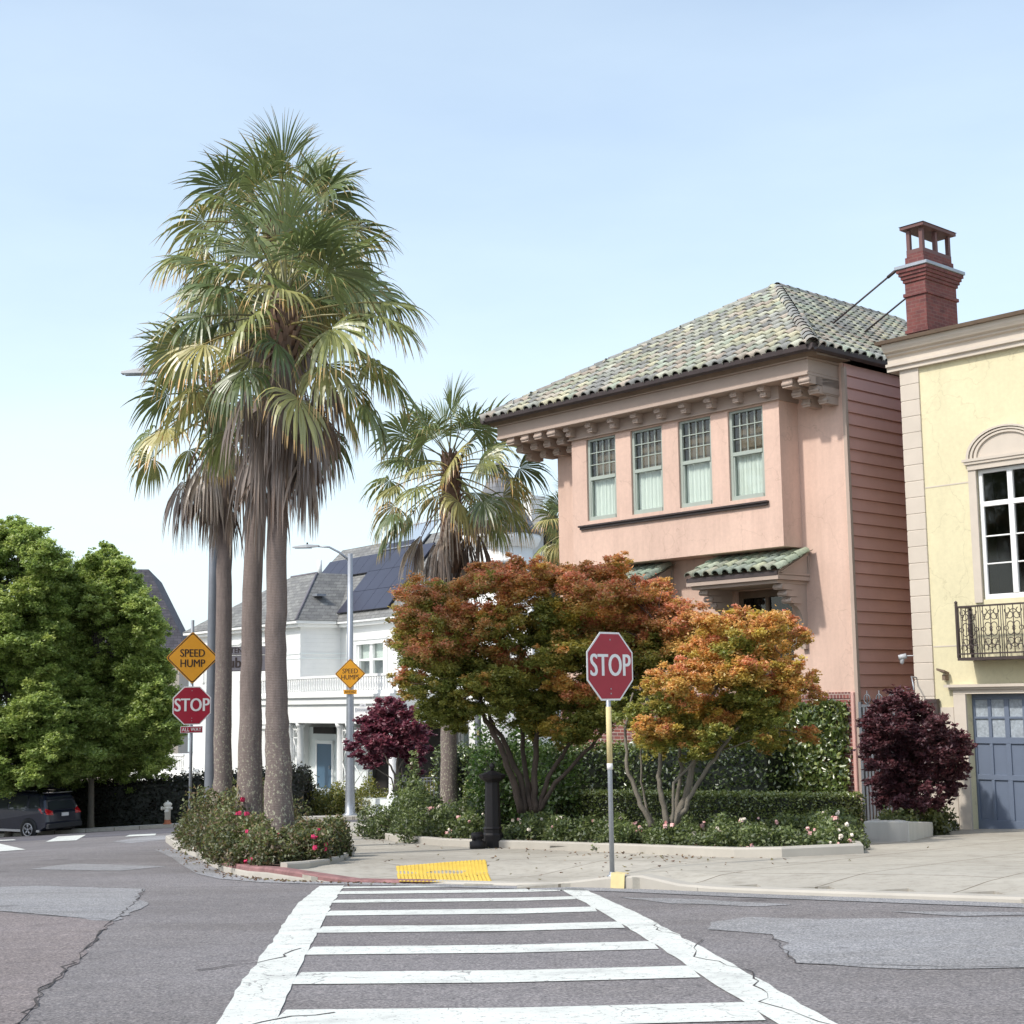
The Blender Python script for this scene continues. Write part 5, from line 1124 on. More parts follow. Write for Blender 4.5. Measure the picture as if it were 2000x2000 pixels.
def maple(label, base, stems, clumps, y, seed, lsz=.085, mat="bark_maple", **kw):
    t = thing("maple_tree", label, "tree", base, 0, kw.pop('group', None)); rnd = random.Random(seed); mb = MB(); tips = []
    for path, r0 in stems:
        P = [Vector(p) - Vector(base) for p in path]; fine = []; rs = []
        for i in range(len(P) - 1):
            for k in range(5): f = k / 5; fine.append(P[i].lerp(P[i + 1], f) + Vector((rnd.gauss(0, .012), rnd.gauss(0, .012), 0)))
        fine.append(P[-1]); rs = [r0 * (1 - .72 * i / (len(fine) - 1)) for i in range(len(fine))]; rs = [q * .82 for q in rs]; mb.tube(fine, rs, 7); tips += [(p, r) for p, r in list(zip(fine, rs))[len(fine) // 2:]]
    for (u, v, r, k) in clumps[::1]:
        c = W(u, v + 6, y) - Vector(base); p, r_ = min(tips, key=lambda q: (q[0] - c).length); limb(mb, p, c, max(.008, r_ * .5), .006, .03, 5, .03, rnd)
    mb.build("trunk", mat, t); clump_tree(t, clumps, y, lsz=lsz, seed=seed, **kw); return t
def S(*pts, y=25.5, dy=0): return [W(*z8(a, b_), y + (dy * i / max(1, len(pts) - 1))) for i, (a, b_) in enumerate(pts)]
m1c = [(*z8(a, b_), r * .375, k) for a, b_, r, k in m1]; m2c = [(*z8(a, b_), r * .375, k) for a, b_, r, k in m2]
maple("larger multi-stemmed maple, crown turning dark red on top, behind the black iron post", foot(1012, 25.8, .13),
      [(S((640, 1010), (600, 870), (560, 760), (490, 640), (430, 600), (400, 560), y=25.8, dy=-.6), .085), (S((650, 1010), (640, 900), (570, 740), (520, 660), (480, 560), (450, 420), y=25.8), .075), (S((680, 1010), (655, 880), (640, 700), (600, 560), (580, 400), y=25.8, dy=.6), .07),
       (S((690, 1010), (690, 860), (700, 700), (720, 520), (760, 330), y=25.8), .08), (S((700, 1010), (740, 880), (830, 740), (900, 600), (950, 400), y=25.8), .06), (S((700, 1010), (770, 900), (900, 760), (1000, 640), (1080, 420), (1150, 300), y=25.8, dy=-.8), .055), (S((655, 1010), (700, 800), (650, 620), (690, 450), y=26, dy=.9), .05)],
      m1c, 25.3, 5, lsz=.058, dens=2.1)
maple("smaller orange and gold maple with pale leaning stems, behind the right stop sign", foot(1185, 21.8, .13),
      [(S((1130, 1065), (1080, 960), (1040, 840), (1030, 700), (1060, 560), y=21.8), .055), (S((1140, 1065), (1100, 960), (1090, 800), (1110, 700), y=22), .03), (S((1190, 1060), (1165, 940), (1160, 830), (1180, 660), (1240, 480), y=21.8), .06), (S((1215, 1060), (1260, 930), (1290, 820), (1300, 700), (1380, 520), (1450, 380), y=21.8), .075),
       (S((1220, 1060), (1270, 960), (1330, 860), (1430, 720), (1560, 560), (1620, 420), y=21.6, dy=-.4), .05), (S((1205, 1065), (1235, 900), (1240, 760), (1270, 560), (1360, 400), y=22.2), .045), (S((1200, 1060), (1215, 900), (1310, 800), (1450, 760), (1600, 700), y=21.5), .03)],
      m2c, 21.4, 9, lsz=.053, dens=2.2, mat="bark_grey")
# dark purple maple by the planter
z7 = lambda x, y: (1240 + x * .20704, 1050 + y * .20704)
pm = [(1180, 850, 60, 'p'), (1120, 900, 75, 'p'), (1230, 910, 80, 'p'), (1040, 960, 70, 'p'), (1320, 960, 80, 'p'), (1420, 1010, 70, 'p'), (1000, 1050, 60, 'p'), (1110, 1030, 90, 'p'), (1220, 1050, 100, 'p'), (1340, 1090, 100, 'p'), (1460, 1090, 80, 'p'), (1530, 1130, 60, 'p'), (1030, 1160, 80, 'p'), (1150, 1180, 100, 'p'), (1280, 1200, 100, 'p'), (1410, 1210, 100, 'p'), (1520, 1220, 70, 'p'), (1560, 1290, 45, 'p'), (1050, 1280, 70, 'p'), (1170, 1300, 90, 'p'), (1300, 1320, 90, 'p'), (1430, 1330, 80, 'p'), (1520, 1340, 60, 'p'), (1110, 1400, 70, 'p'), (1230, 1420, 70, 'p'), (1040, 1380, 60, 'p'), (1080, 1480, 60, 'p'), (1180, 1500, 60, 'p'), (1300, 1510, 60, 'p'), (1400, 1500, 50, 'p'), (1060, 1080, 70, 'p'), (990, 1150, 50, 'p'), (1360, 1430, 60, 'p'), (1480, 1420, 50, 'p')]
pmc = [(*z7(a, b_), r * .207, k) for a, b_, r, k in pm]
def S7(*pts, y=24.6): return [W(*z7(a, b_), y) for a, b_ in pts]
b7 = W(*z7(1290, 1600), 24.6)
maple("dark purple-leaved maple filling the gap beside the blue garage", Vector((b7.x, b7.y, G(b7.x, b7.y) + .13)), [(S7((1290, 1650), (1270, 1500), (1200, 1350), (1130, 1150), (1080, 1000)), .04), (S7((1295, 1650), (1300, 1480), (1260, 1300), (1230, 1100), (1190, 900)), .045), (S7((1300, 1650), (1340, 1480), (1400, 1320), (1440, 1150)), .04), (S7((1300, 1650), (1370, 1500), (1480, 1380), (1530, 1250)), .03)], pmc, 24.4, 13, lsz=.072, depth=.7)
k2 = lambda x, y: (700 + x * .11905, 1130 + y * .11905)
qm = [(1200, 900, 90, 'P'), (1330, 920, 80, 'P'), (1100, 1000, 100, 'P'), (1250, 1040, 130, 'P'), (1420, 1020, 90, 'P'), (1500, 980, 60, 'P'), (980, 1080, 80, 'P'), (1130, 1150, 130, 'P'), (1320, 1180, 140, 'P'), (1500, 1160, 120, 'P'), (1620, 1140, 70, 'P'), (940, 1260, 90, 'P'), (1080, 1320, 130, 'P'), (1260, 1340, 130, 'P'), (1430, 1320, 120, 'P'), (1560, 1300, 90, 'P'), (800, 1370, 40, 'P'), (900, 1430, 70, 'P'), (1030, 1470, 90, 'P'), (1440, 1450, 80, 'P'), (1560, 1420, 60, 'P'), (1500, 1550, 50, 'P')]
qmc = [(*k2(a, b_), r * .119, k) for a, b_, r, k in qm]
def SK(*pts, y=51): return [W(*k2(a, b_), y) for a, b_ in pts]
bq = W(*k2(1300, 1850), 51)
maple("wine-red leaved small tree in front of the white house porch", Vector((bq.x, bq.y, G(bq.x, bq.y))), [(SK((1300, 1880), (1290, 1650), (1180, 1450), (1080, 1250)), .06), (SK((1305, 1880), (1310, 1600), (1350, 1350), (1330, 1100)), .06), (SK((1305, 1880), (1330, 1600), (1450, 1350), (1540, 1200)), .05), (SK((1290, 1880), (1260, 1700), (1100, 1600), (1000, 1450)), .04)], qmc, 51, 17, lsz=.15, mat="bark_grey", depth=1.2)
# green street trees on the left
def big_tree(label, u0, y, shape, seed, group, mat="bark_grey", trunk_u=None, key='G', lsz=.125, h0=1395, ncl=46):
    """shape: list of (v, half width px, centre u) giving the silhouette"""
    rnd = random.Random(seed); vs = [s[0] for s in shape]; cl = []
    for i in range(ncl):
        f = rnd.random() ** .8; v = vs[0] + (vs[-1] - vs[0]) * f; hw = float(np.interp(v, vs, [s[1] for s in shape])); cu = float(np.interp(v, vs, [s[2] for s in shape]))
        r = max(7, min(23, hw * .40)) * rnd.uniform(.55, 1.3); a = rnd.uniform(-1, 1); a = math.copysign(abs(a) ** .7, a); cl.append((cu + a * max(0, hw - r * .6) * rnd.uniform(.85, 1.1), v + rnd.uniform(-8, 8), r, key))
    b0 = foot(trunk_u or u0, y, .13); t = thing("street_tree", label, "tree", b0, 0, group); mb = MB(); tp = W(trunk_u or u0, shape[-1][0] - 40, y) - b0; top = W(shape[0][2], shape[0][0] + 30, y) - b0
    mb.tube([(0, 0, -.2), (0, 0, .3), tp * .5 + Vector((.03, 0, 0)), tp, tp.lerp(top, .4), tp.lerp(top, .9)], [.17, .13, .11, .10, .07, .02], 9)
    for (u, v, r, k) in cl[::2]: c = W(u, v, y) - b0; f = rnd.uniform(.2, .8); s_ = tp.lerp(top, f * .7); limb(mb, s_, c, .035, .01, .02, 5, .08, rnd)
    mb.build("trunk", mat, t); clump_tree(t, cl, y, lsz=lsz, seed=seed, flat=.8, depth=2.3, dens=2.3); return t
G_ = "street trees along the far pavement on the left"
big_tree("green street tree right of the dark car, trunk rising from the pavement", 474, 57.6, [(1036, 7, 497), (1054, 24, 496), (1078, 44, 492), (1115, 66, 486), (1160, 88, 482), (1230, 100, 482), (1285, 100, 480), (1312, 84, 476)], 21, G_, ncl=190)
big_tree("green street tree overhanging the dark car's bonnet", 372, 56.0, [(1006, 9, 369), (1026, 38, 374), (1050, 60, 376), (1100, 74, 374), (1180, 84, 368), (1260, 84, 364), (1338, 80, 372)], 22, G_, ncl=160)
big_tree("green street tree beyond the dark car's front end", 252, 57.0, [(1050, 10, 250), (1090, 40, 250), (1150, 66, 250), (1230, 78, 250), (1330, 60, 250)], 23, G_, ncl=90)

# ================================================================== HEDGES, BUSHES, BEDS
def scatter(name, pts_fn, n, size, pal, mat="leaf", label=None, cat=None, core=None, up=.5, kind=None, group=None, parent=None, dark=.45, aspect=1.0):
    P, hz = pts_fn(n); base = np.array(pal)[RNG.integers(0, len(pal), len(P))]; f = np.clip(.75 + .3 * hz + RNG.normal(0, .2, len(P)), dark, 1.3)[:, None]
    o = leaf_mesh(name, P, size * RNG.uniform(.7, 1.3, len(P)), base * f, mat, parent, up=up, aspect=aspect)
    if label: tag(o, label, cat, group, kind)
    return o
def hedge_pts(a, b_, wd, z0f, z1f, rough=.03, top_share=.35):
    a = Vector(a[:2]); b_ = Vector(b_[:2]); d = b_ - a; L = d.length; t = d / L; nrm = Vector((-t.y, t.x))
    def fn(n):
        P = np.empty((n, 3)); hz = np.empty(n)
        for i in range(n):
            s = random.random() * L; r = random.random(); c = a + t * s; zt = z1f(s / L); zb = z0f(s / L)
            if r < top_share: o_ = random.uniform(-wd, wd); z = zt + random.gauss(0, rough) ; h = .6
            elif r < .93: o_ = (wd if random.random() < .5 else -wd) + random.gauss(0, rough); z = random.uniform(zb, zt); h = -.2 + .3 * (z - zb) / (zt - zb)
            else: s = (0 if random.random() < .5 else L) + random.gauss(0, rough); c = a + t * s; o_ = random.uniform(-wd, wd); z = random.uniform(zb, zt); h = 0
            q = c + nrm * o_; P[i] = (q.x, q.y, z); hz[i] = h
        return P, hz
    return fn
def hedge(name, label, a, b_, wd, h0, h1, n, size, pal, core_mat="leaf", rough=.03, mat="leaf_glossy", cat="hedge", corec=(.02, .03, .01)):
    a = Vector(a); b_ = Vector(b_); t = thing(name, label, cat, (0, 0, 0)); zb = lambda f: G(a.x + (b_.x - a.x) * f, a.y + (b_.y - a.y) * f); zt = lambda f: zb(f) + h0 + (h1 - h0) * f
    o = scatter("foliage", hedge_pts(a, b_, wd, lambda f: zb(f) + .05, zt, rough), n, size, pal, mat, parent=t)
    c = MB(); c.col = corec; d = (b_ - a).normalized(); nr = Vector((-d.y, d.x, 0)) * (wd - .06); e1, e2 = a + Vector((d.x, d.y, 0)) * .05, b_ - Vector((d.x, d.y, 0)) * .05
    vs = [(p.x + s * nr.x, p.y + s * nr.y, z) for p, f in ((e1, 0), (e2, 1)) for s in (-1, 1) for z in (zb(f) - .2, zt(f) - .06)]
    c.add(vs, [(0, 1, 3, 2), (4, 6, 7, 5), (0, 4, 5, 1), (2, 3, 7, 6), (1, 5, 7, 3)]).build("dark_core", "leaf", t)  # added opaque box in very dark green, blocks views through the leaf shell
    return t
HG = [(.20, .27, .06), (.27, .34, .075), (.32, .37, .09), (.16, .215, .05)]
hedge("clipped_hedge", "low clipped green hedge with a flat top running in front of the pink house", (-.9, 34.2, 0), (6.02, 26.75, 0), .42, 1.05, .78, 42000, .052, HG, rough=.02)
hedge("tall_hedge", "taller loose dark green hedge against the pink house wall, behind the clipped one", (-1.6, 37.2, 0), (5.3, 29.2, 0), .55, 1.95, 1.75, 30000, .085, [(.13, .20, .05), (.18, .25, .065), (.10, .15, .04), (.26, .33, .09)], rough=.10)
hedge("dark_hedge", "tall dark hedge on the far pavement behind the white hydrant", (-21.5, 60.5, 0), (-8.4, 60.2, 0), .9, 1.75, 1.85, 24000, .13, [(.035, .042, .018), (.05, .06, .02), (.06, .045, .03), (.03, .03, .016)], rough=.14, mat="leaf")
# climber on the brick base right of the maples
def ivy_fn(n):
    P = np.empty((n, 3)); hz = np.empty(n)
    for i in range(n):
        while True:
            x = random.uniform(-3.2, -.14); z = random.uniform(-1.3, 1.05)
            if z < .98 + .05 * math.sin(x * 7) and (x < -.22 or random.random() < .5): break
        P[i] = (x, -.05 - abs(random.gauss(0, .07)) - .12 * max(0, -z), z + 1.4); hz[i] = random.uniform(-.3, .6)
    return P, hz
iv = scatter("ivy", ivy_fn, 9000, .105, [(.14, .20, .04), (.20, .27, .055), (.09, .14, .03), (.30, .34, .09)], "leaf_glossy", "glossy climber covering the brick base at the corner of the pink house", "climber", up=-.2)
iv.location = PA; iv.rotation_euler.z = PR
# beds with low stone kerbs
BED = [(-4.3, 41), (-3.9, 37.5), (-3.27, 33.6), (-2.9, 30.6), (-2.4, 28.4), (-1.26, 25.35), (.18, 23.6), (1.48, 21.3), (2.25, 19.8), (2.75, 18.9), (3.3, 18.6), (4.4, 18.95), (5.1, 22.5), (5.6, 25.2), (6.35, 27.7)]
drape("planting_bed", offset_line(BED, .15) + [(2.5, 33.5), (-2, 40)], .19, "soil", cell=1)
kerb("bed_kerb", BED, .14, lambda x, y: .25, "concrete")
IS = [(-2.86, 18.62), (-2.62, 18.95), (-2.45, 19.5), (-2.38, 20.6), (-2.45, 22), (-2.75, 25.2), (-3.9, 30), (-5.2, 35), (-6.4, 41), (-8.2, 42)]
drape("planting_bed", offset_line(KERB[1:8], .17) + [(-2.98, 18.75)] + offset_line(IS[1:], .13), .165, "soil", cell=1)
kerb("bed_kerb", IS[:7], .12, lambda x, y: .20, "concrete")
def bush(name, label, blobs, n, size, pal, flowers=(), fn=0, mat="leaf", cat="bush", seed=0, fsize=.05, group=None, stems=True):
    """blobs: (x, y, height, radius) mounds standing on the ground"""
    rnd = random.Random(seed); x0, y0 = blobs[0][:2]; base = Vector((x0, y0, G(x0, y0) + .2)); t = thing(name, label, cat, base, 0, group)
    A = [b_[3] ** 2 * max(.4, b_[2]) for b_ in blobs]; S_ = sum(A); P = []; Z = []
    for b_, a in zip(blobs, A):
        k = int(n * a / S_); d = RNG.normal(size=(k, 3)); d /= np.linalg.norm(d, axis=1)[:, None]; d[:, 2] = np.abs(d[:, 2]); rr = RNG.random(k) ** .3
        rr *= 1 + .18 * np.sin(d[:, 0] * 6 + b_[0] * 5) + .15 * np.cos(d[:, 1] * 7 + b_[1] * 3)
        q = d * rr[:, None]; zz = G(b_[0], b_[1]) + .15; P.append(np.stack([b_[0] + q[:, 0] * b_[3], b_[1] + q[:, 1] * b_[3], zz + q[:, 2] * b_[2]], 1) + RNG.normal(0, .02, (k, 3))); Z.append(q[:, 2])
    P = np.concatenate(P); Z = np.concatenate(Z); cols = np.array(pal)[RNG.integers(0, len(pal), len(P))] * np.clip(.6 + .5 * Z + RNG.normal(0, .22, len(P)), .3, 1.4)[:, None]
    leaf_mesh("foliage", P - np.array(base), size * RNG.uniform(.7, 1.3, len(P)), cols, mat, t, up=.3)
    if stems:
        mb = MB()
        for b_ in blobs:
            for k in range(int(5 + 9 * b_[3])): a = rnd.uniform(0, 6.28); r = rnd.uniform(.3, 1.0) * b_[3]; z = G(b_[0], b_[1]) + .1; limb(mb, Vector((b_[0] + .1 * math.cos(a), b_[1] + .1 * math.sin(a), z)) - base, Vector((b_[0] + r * math.cos(a), b_[1] + r * math.sin(a), z + b_[2] * rnd.uniform(.6, 1.12) * math.sqrt(max(.1, 1.05 - (r / b_[3]) ** 2)))) - base, .010, .004, .05, 4, .02, rnd)
        mb.build("stems", "bark_maple", t)
    if fn:
        for mi, mname in enumerate(flowers):
            mb = MB()
            for k in range(fn):
                b_ = rnd.choice(blobs); a = rnd.uniform(0, 6.28); el = rnd.uniform(.1, 1.3); c = Vector((b_[0] + b_[3] * 1.02 * math.cos(a) * math.cos(el), b_[1] + b_[3] * 1.02 * math.sin(a) * math.cos(el), G(b_[0], b_[1]) + .17 + b_[2] * 1.04 * math.sin(el))) - base
                for h_ in range(rnd.choice((1, 1, 2, 3))):
                    cc = c + Vector((rnd.gauss(0, .05), rnd.gauss(0, .05), rnd.gauss(0, .03))) if h_ else c; s = fsize * rnd.uniform(.6, 1.2)
                    for q in range(7):
                        nn = Vector((rnd.gauss(0, 1), rnd.gauss(0, 1), rnd.gauss(.4, .8))).normalized(); u_ = nn.orthogonal().normalized(); v_ = nn.cross(u_); o_ = cc + nn * s * .35
                        mb.add([o_ + u_ * s * .5, o_ + v_ * s * .5, o_ - u_ * s * .5, o_ - v_ * s * .5], [(0, 1, 2, 3)])
            mb.build("blossoms", mname, t)
    return t
RO = [(.13, .155, .045), (.16, .185, .05), (.20, .20, .06), (.22, .15, .07), (.095, .12, .035)]
RG = [(.13, .18, .05), (.17, .22, .06), (.22, .27, .08), (.09, .13, .04)]
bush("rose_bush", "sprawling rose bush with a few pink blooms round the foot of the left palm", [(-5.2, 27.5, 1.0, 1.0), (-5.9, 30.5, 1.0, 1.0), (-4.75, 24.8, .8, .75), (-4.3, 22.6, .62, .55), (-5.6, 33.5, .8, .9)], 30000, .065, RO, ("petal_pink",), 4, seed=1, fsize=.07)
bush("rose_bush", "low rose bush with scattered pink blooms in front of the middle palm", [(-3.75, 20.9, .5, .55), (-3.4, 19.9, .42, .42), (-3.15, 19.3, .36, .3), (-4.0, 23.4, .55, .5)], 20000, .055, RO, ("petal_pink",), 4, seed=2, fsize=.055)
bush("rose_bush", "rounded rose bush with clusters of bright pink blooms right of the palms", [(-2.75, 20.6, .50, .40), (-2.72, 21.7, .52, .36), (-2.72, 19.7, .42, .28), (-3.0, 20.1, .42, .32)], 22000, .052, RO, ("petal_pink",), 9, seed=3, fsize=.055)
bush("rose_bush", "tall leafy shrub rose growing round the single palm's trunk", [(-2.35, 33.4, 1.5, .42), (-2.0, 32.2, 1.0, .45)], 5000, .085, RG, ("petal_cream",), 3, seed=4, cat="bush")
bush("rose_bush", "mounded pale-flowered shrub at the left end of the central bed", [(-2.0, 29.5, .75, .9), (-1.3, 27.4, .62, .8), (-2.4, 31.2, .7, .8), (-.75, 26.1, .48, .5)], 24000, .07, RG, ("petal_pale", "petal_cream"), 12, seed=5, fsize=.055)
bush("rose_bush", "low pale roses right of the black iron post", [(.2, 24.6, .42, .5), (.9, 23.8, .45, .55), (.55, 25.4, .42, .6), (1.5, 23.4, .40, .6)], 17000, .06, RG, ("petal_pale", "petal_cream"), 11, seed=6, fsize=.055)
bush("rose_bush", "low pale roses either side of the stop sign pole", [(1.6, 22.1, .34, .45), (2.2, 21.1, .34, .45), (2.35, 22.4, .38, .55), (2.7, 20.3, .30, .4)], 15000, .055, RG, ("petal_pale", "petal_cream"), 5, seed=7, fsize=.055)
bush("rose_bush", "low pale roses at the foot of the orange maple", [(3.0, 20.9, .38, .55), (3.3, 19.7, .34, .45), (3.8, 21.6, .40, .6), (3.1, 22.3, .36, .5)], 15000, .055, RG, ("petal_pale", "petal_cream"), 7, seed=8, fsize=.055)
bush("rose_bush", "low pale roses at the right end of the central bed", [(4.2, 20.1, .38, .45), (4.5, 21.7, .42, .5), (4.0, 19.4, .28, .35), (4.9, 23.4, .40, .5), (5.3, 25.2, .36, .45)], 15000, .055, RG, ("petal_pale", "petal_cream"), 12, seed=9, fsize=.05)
bush("groundcover_hedge", "yellow-green clipped shrubs along the far pavement by the second lamp post", [(-6.8 + i * .95, 60.4 - i * .45, 1.15 + .2 * math.sin(i * 2.1), .9) for i in range(7)] + [(-9.3, 60.8, 1.1, .9), (-8.2, 60.6, 1.2, .95), (-7.5, 60.2, 1.1, .8)], 26000, .10, [(.20, .22, .03), (.26, .26, .035), (.13, .17, .03), (.30, .27, .05)], seed=10, cat="shrubs", stems=False)
bush("spiky_shrub", "dark spiky shrub beside the porch of the white house, behind the palms", [(-9.9, 61.5, 2.2, .6)], 2200, .20, [(.05, .085, .03), (.07, .11, .04)], seed=12)
bush("green_shrub", "bright green shrub behind the black iron post and maple stems", [(-.2, 33.0, 2.5, .9), (.7, 31.5, 2.2, .8)], 9000, .10, [(.10, .19, .03), (.14, .24, .04), (.07, .13, .025)], seed=13)
# ================================================================== SIGNS, LAMPS AND STREET FURNITURE
def plate_oct(mb, r, y0, y1):
    mb.prism([(r * math.cos(R(22.5 + 45 * k)), r * math.sin(R(22.5 + 45 * k))) for k in range(8)], 'y', y0, y1)
def stop_plate(z, parent, wdt=.76, extra=None):
    """red octagon with white border and lettering, facing local -y"""
    r = wdt / 2 / math.cos(R(22.5)); mb = MB()
    mb.M = Matrix.Translation((0, 0, z))
    mb.mat(0); plate_oct(mb, r, -.040, -.036); mb.mat(3); plate_oct(mb, r * .998, -.0355, -.033)
    mb.mat(1); plate_oct(mb, r * .945, -.0425, -.0403)
    mb.M = None
    text(mb, "STOP", .36, Matrix.Translation((0, -.044, z)), .022, .0, 0, .80)
    mb.mat(2)
    for zz in (z + wdt * .39, z - wdt * .33, z - wdt * .40): mb.box(-.008, .008, -.047, -.043, zz - .008, zz + .008)
    return mb.build("stop_plate", ["sign_white", "sign_red", "galvanised", "sign_back"], parent)
def facing(n): return math.atan2(n[1], n[0]) + math.pi / 2       # local -y looks along n
# right stop sign
b0 = W(1125, 1450, 16.9); b0 = Vector((b0.x, b0.y, G(b0.x, b0.y) + side_h(b0.x, b0.y)))
ss = thing("stop_sign", "red stop sign on a slim grey pole with a yellow sleeve, by the kerb", "stop sign", b0, facing((.69, -.72)))
z_top = W(1127, 1150, 16.9).z - b0.z; zc = z_top - .39
MB().tube([(0, 0, -.3), (0, 0, z_top - .03)], .028, 12).build("pole", "galvanised", ss)
MB().tube([(0, 0, zc - 1.10), (0, 0, zc - .46)], .0325, 12).build("sleeve", "yellow_paint", ss)
mb = MB(); mb.tube([(0, 0, zc - 1.17), (0, 0, zc - 1.10)], .034, 12); mb.build("sticker", "sign_white", ss)
MB().box(-.02, .02, -.033, -.018, zc + .2, zc + .34).box(-.02, .02, -.033, -.018, zc - .34, zc - .2).build("clamp", "galvanised", ss)
MB().lathe([(.06, -.005), (.06, .008), (.035, .02), (.035, .05)], n=12).build("base_collar", "galvanised", ss)
stop_plate(zc, ss, .78)
# left assembly: warning diamond, stop plate, small supplementary plate
p = W(598, 1400, 29); b0 = Vector((p.x, p.y, G(p.x, p.y) + .12)); zt = lambda v: W(596, v, 29).z - b0.z
ls = thing("traffic_sign", "yellow SPEED HUMP diamond above a red stop sign and small ALL WAY plate", "road sign", b0, facing((.36, -.93)))
MB().tube([(0, 0, -.3), (0, 0, zt(1135))], .032, 12).build("pole", "galvanised", ls)
def diamond(zc, half, parent, lines, tsz, y=0, tb=.016):
    mb = MB(); 
    def sq(h, c, y0, y1):
        q = [(h, 0), (h - c, c), (c, h - c)]; pts = []
        for k in range(4):
            a, b_ = math.cos(k * math.pi / 2), math.sin(k * math.pi / 2)
            for (x_, z_) in ((h - c, -c), (h - c * .4, 0), (h - c, c)): pts.append((a * x_ - b_ * z_, a * z_ + b_ * x_ + zc))
        mb.prism(pts, 'y', y0, y1)
    mb.mat(0); sq(half, .04, y - .040, y - .037); mb.mat(1); sq(half * .965, .04, y - .0425, y - .0403); mb.mat(0); sq(half * .915, .035, y - .0445, y - .0428); mb.mat(2); sq(half * .998, .04, y - .0365, y - .034)
    for (s, zz) in lines: text(mb, s, tsz, Matrix.Translation((0, y - .046, zc + zz)), tb, 0, 1, .84)
    return mb.build("warning_plate", ["sign_amber", "sign_ink", "sign_back"], parent)
dz = zt(1182); diamond(dz, (zt(1150 - 0) - zt(1216)) * .5, ls, [("SPEED", .085), ("HUMP", -.115)], .215)
stop_plate(zt(1241.5), ls, .745)
mb = MB(); zz = zt(1271.5); mb.mat(1).box(-.215, .215, -.040, -.036, zz - .065, zz + .065); mb.mat(0).box(-.205, .205, -.0425, -.0403, zz - .055, zz + .055)
text(mb, "ALL WAY", .105, Matrix.Translation((0, -.044, zz)), .008, 0, 1, .85); mb.build("supplementary_plate", ["sign_red", "sign_white"], ls)
MB().box(-.02, .02, -.035, -.02, zt(1215), zt(1150)).build("clamp", "galvanised", ls)
# tall lamp post beside the left palm
p = W(623, 1400, 33.5); b0 = Vector((p.x, p.y, G(p.x, p.y) + .12)); hz_ = W(625, 835, 33.5).z - b0.z
lp = thing("street_lamp", "tall grey street lamp post left of the palms, lamp head high among the fronds", "street lamp", b0, 0, "street lamps")
MB().lathe([(.19, 0), (.19, .25), (.15, .3), (.14, .6), (.105, 5), (.08, hz_)], n=16).build("pole", "galvanised_dark", lp)
def lamp_arm(parent, z0_, dx, dz_, hl, th=.035, y=0):
    MB().tube([(0, y, z0_), (dx * .3, y, z0_ + dz_ * .55), (dx * .62, y, z0_ + dz_ * .93), (dx, y, z0_ + dz_)], [th, th * .9, th * .8, th * .75], 8).build("arm", "galvanised", parent)
    s = -1 if dx < 0 else 1; h = MB()
    h.add([(dx + s * a, y + b_, z0_ + dz_ + c) for a, b_, c in ((-.1, -.06, -.03), (-.1, .06, -.03), (-.1, .06, .05), (-.1, -.06, .05), (hl * .4, -.15, -.07), (hl * .4, .15, -.07), (hl * .4, .13, .07), (hl * .4, -.13, .07), (hl, -.09, -.06), (hl, .09, -.06), (hl, .08, .0), (hl, -.08, .0))],
          [(0, 1, 2, 3), (8, 11, 10, 9), (0, 4, 5, 1), (4, 8, 9, 5), (1, 5, 6, 2), (5, 9, 10, 6), (2, 6, 7, 3), (6, 10, 11, 7), (3, 7, 4, 0), (7, 11, 8, 4)])
    ho = h.build("lamp_head", "sign_back", parent, bevel=.01)
    MB().lathe([(.035, z0_ + dz_ + .06), (.035, z0_ + dz_ + .15), (0, z0_ + dz_ + .155)], (dx + s * hl * .38, y), 8).build("photocell", "iron_black", ho)
    MB().box(dx + s * hl * .2 if s > 0 else dx + s * hl * .9, dx + s * hl * .9 if s > 0 else dx + s * hl * .2, y - .09, y + .09, z0_ + dz_ - .085, z0_ + dz_ - .06).build("lens", "frosted_glass", ho)
lamp_arm(lp, hz_ - .1, -1.35, .32, .85)
# street name plate on a bracket of the tall post
z1 = W(655, 1168, 33.5).z - b0.z; mb = MB(); mb.mat(0).box(.10, 1.25, -.02, .02, z1 - .19, z1 + .0).mat(1).box(.11, 1.24, -.024, -.0205, z1 - .19 + .015, z1 - .015).mat(0).box(.10, 1.30, -.02, .02, z1 - .56, z1 - .20)
mb.mat(2).box(.11, 1.29, -.024, -.0205, z1 - .545, z1 - .215)
text(mb, "TEND", .17, Matrix.Translation((.62, -.026, z1 - .095)), .022, 0, 0, .9); text(mb, "uber", .34, Matrix.Translation((.66, -.026, z1 - .375)), .03, 0, 0, .9)
mb.build("street_name_plate", ["sign_ink", "slate_grey", "slate_grey"], lp)
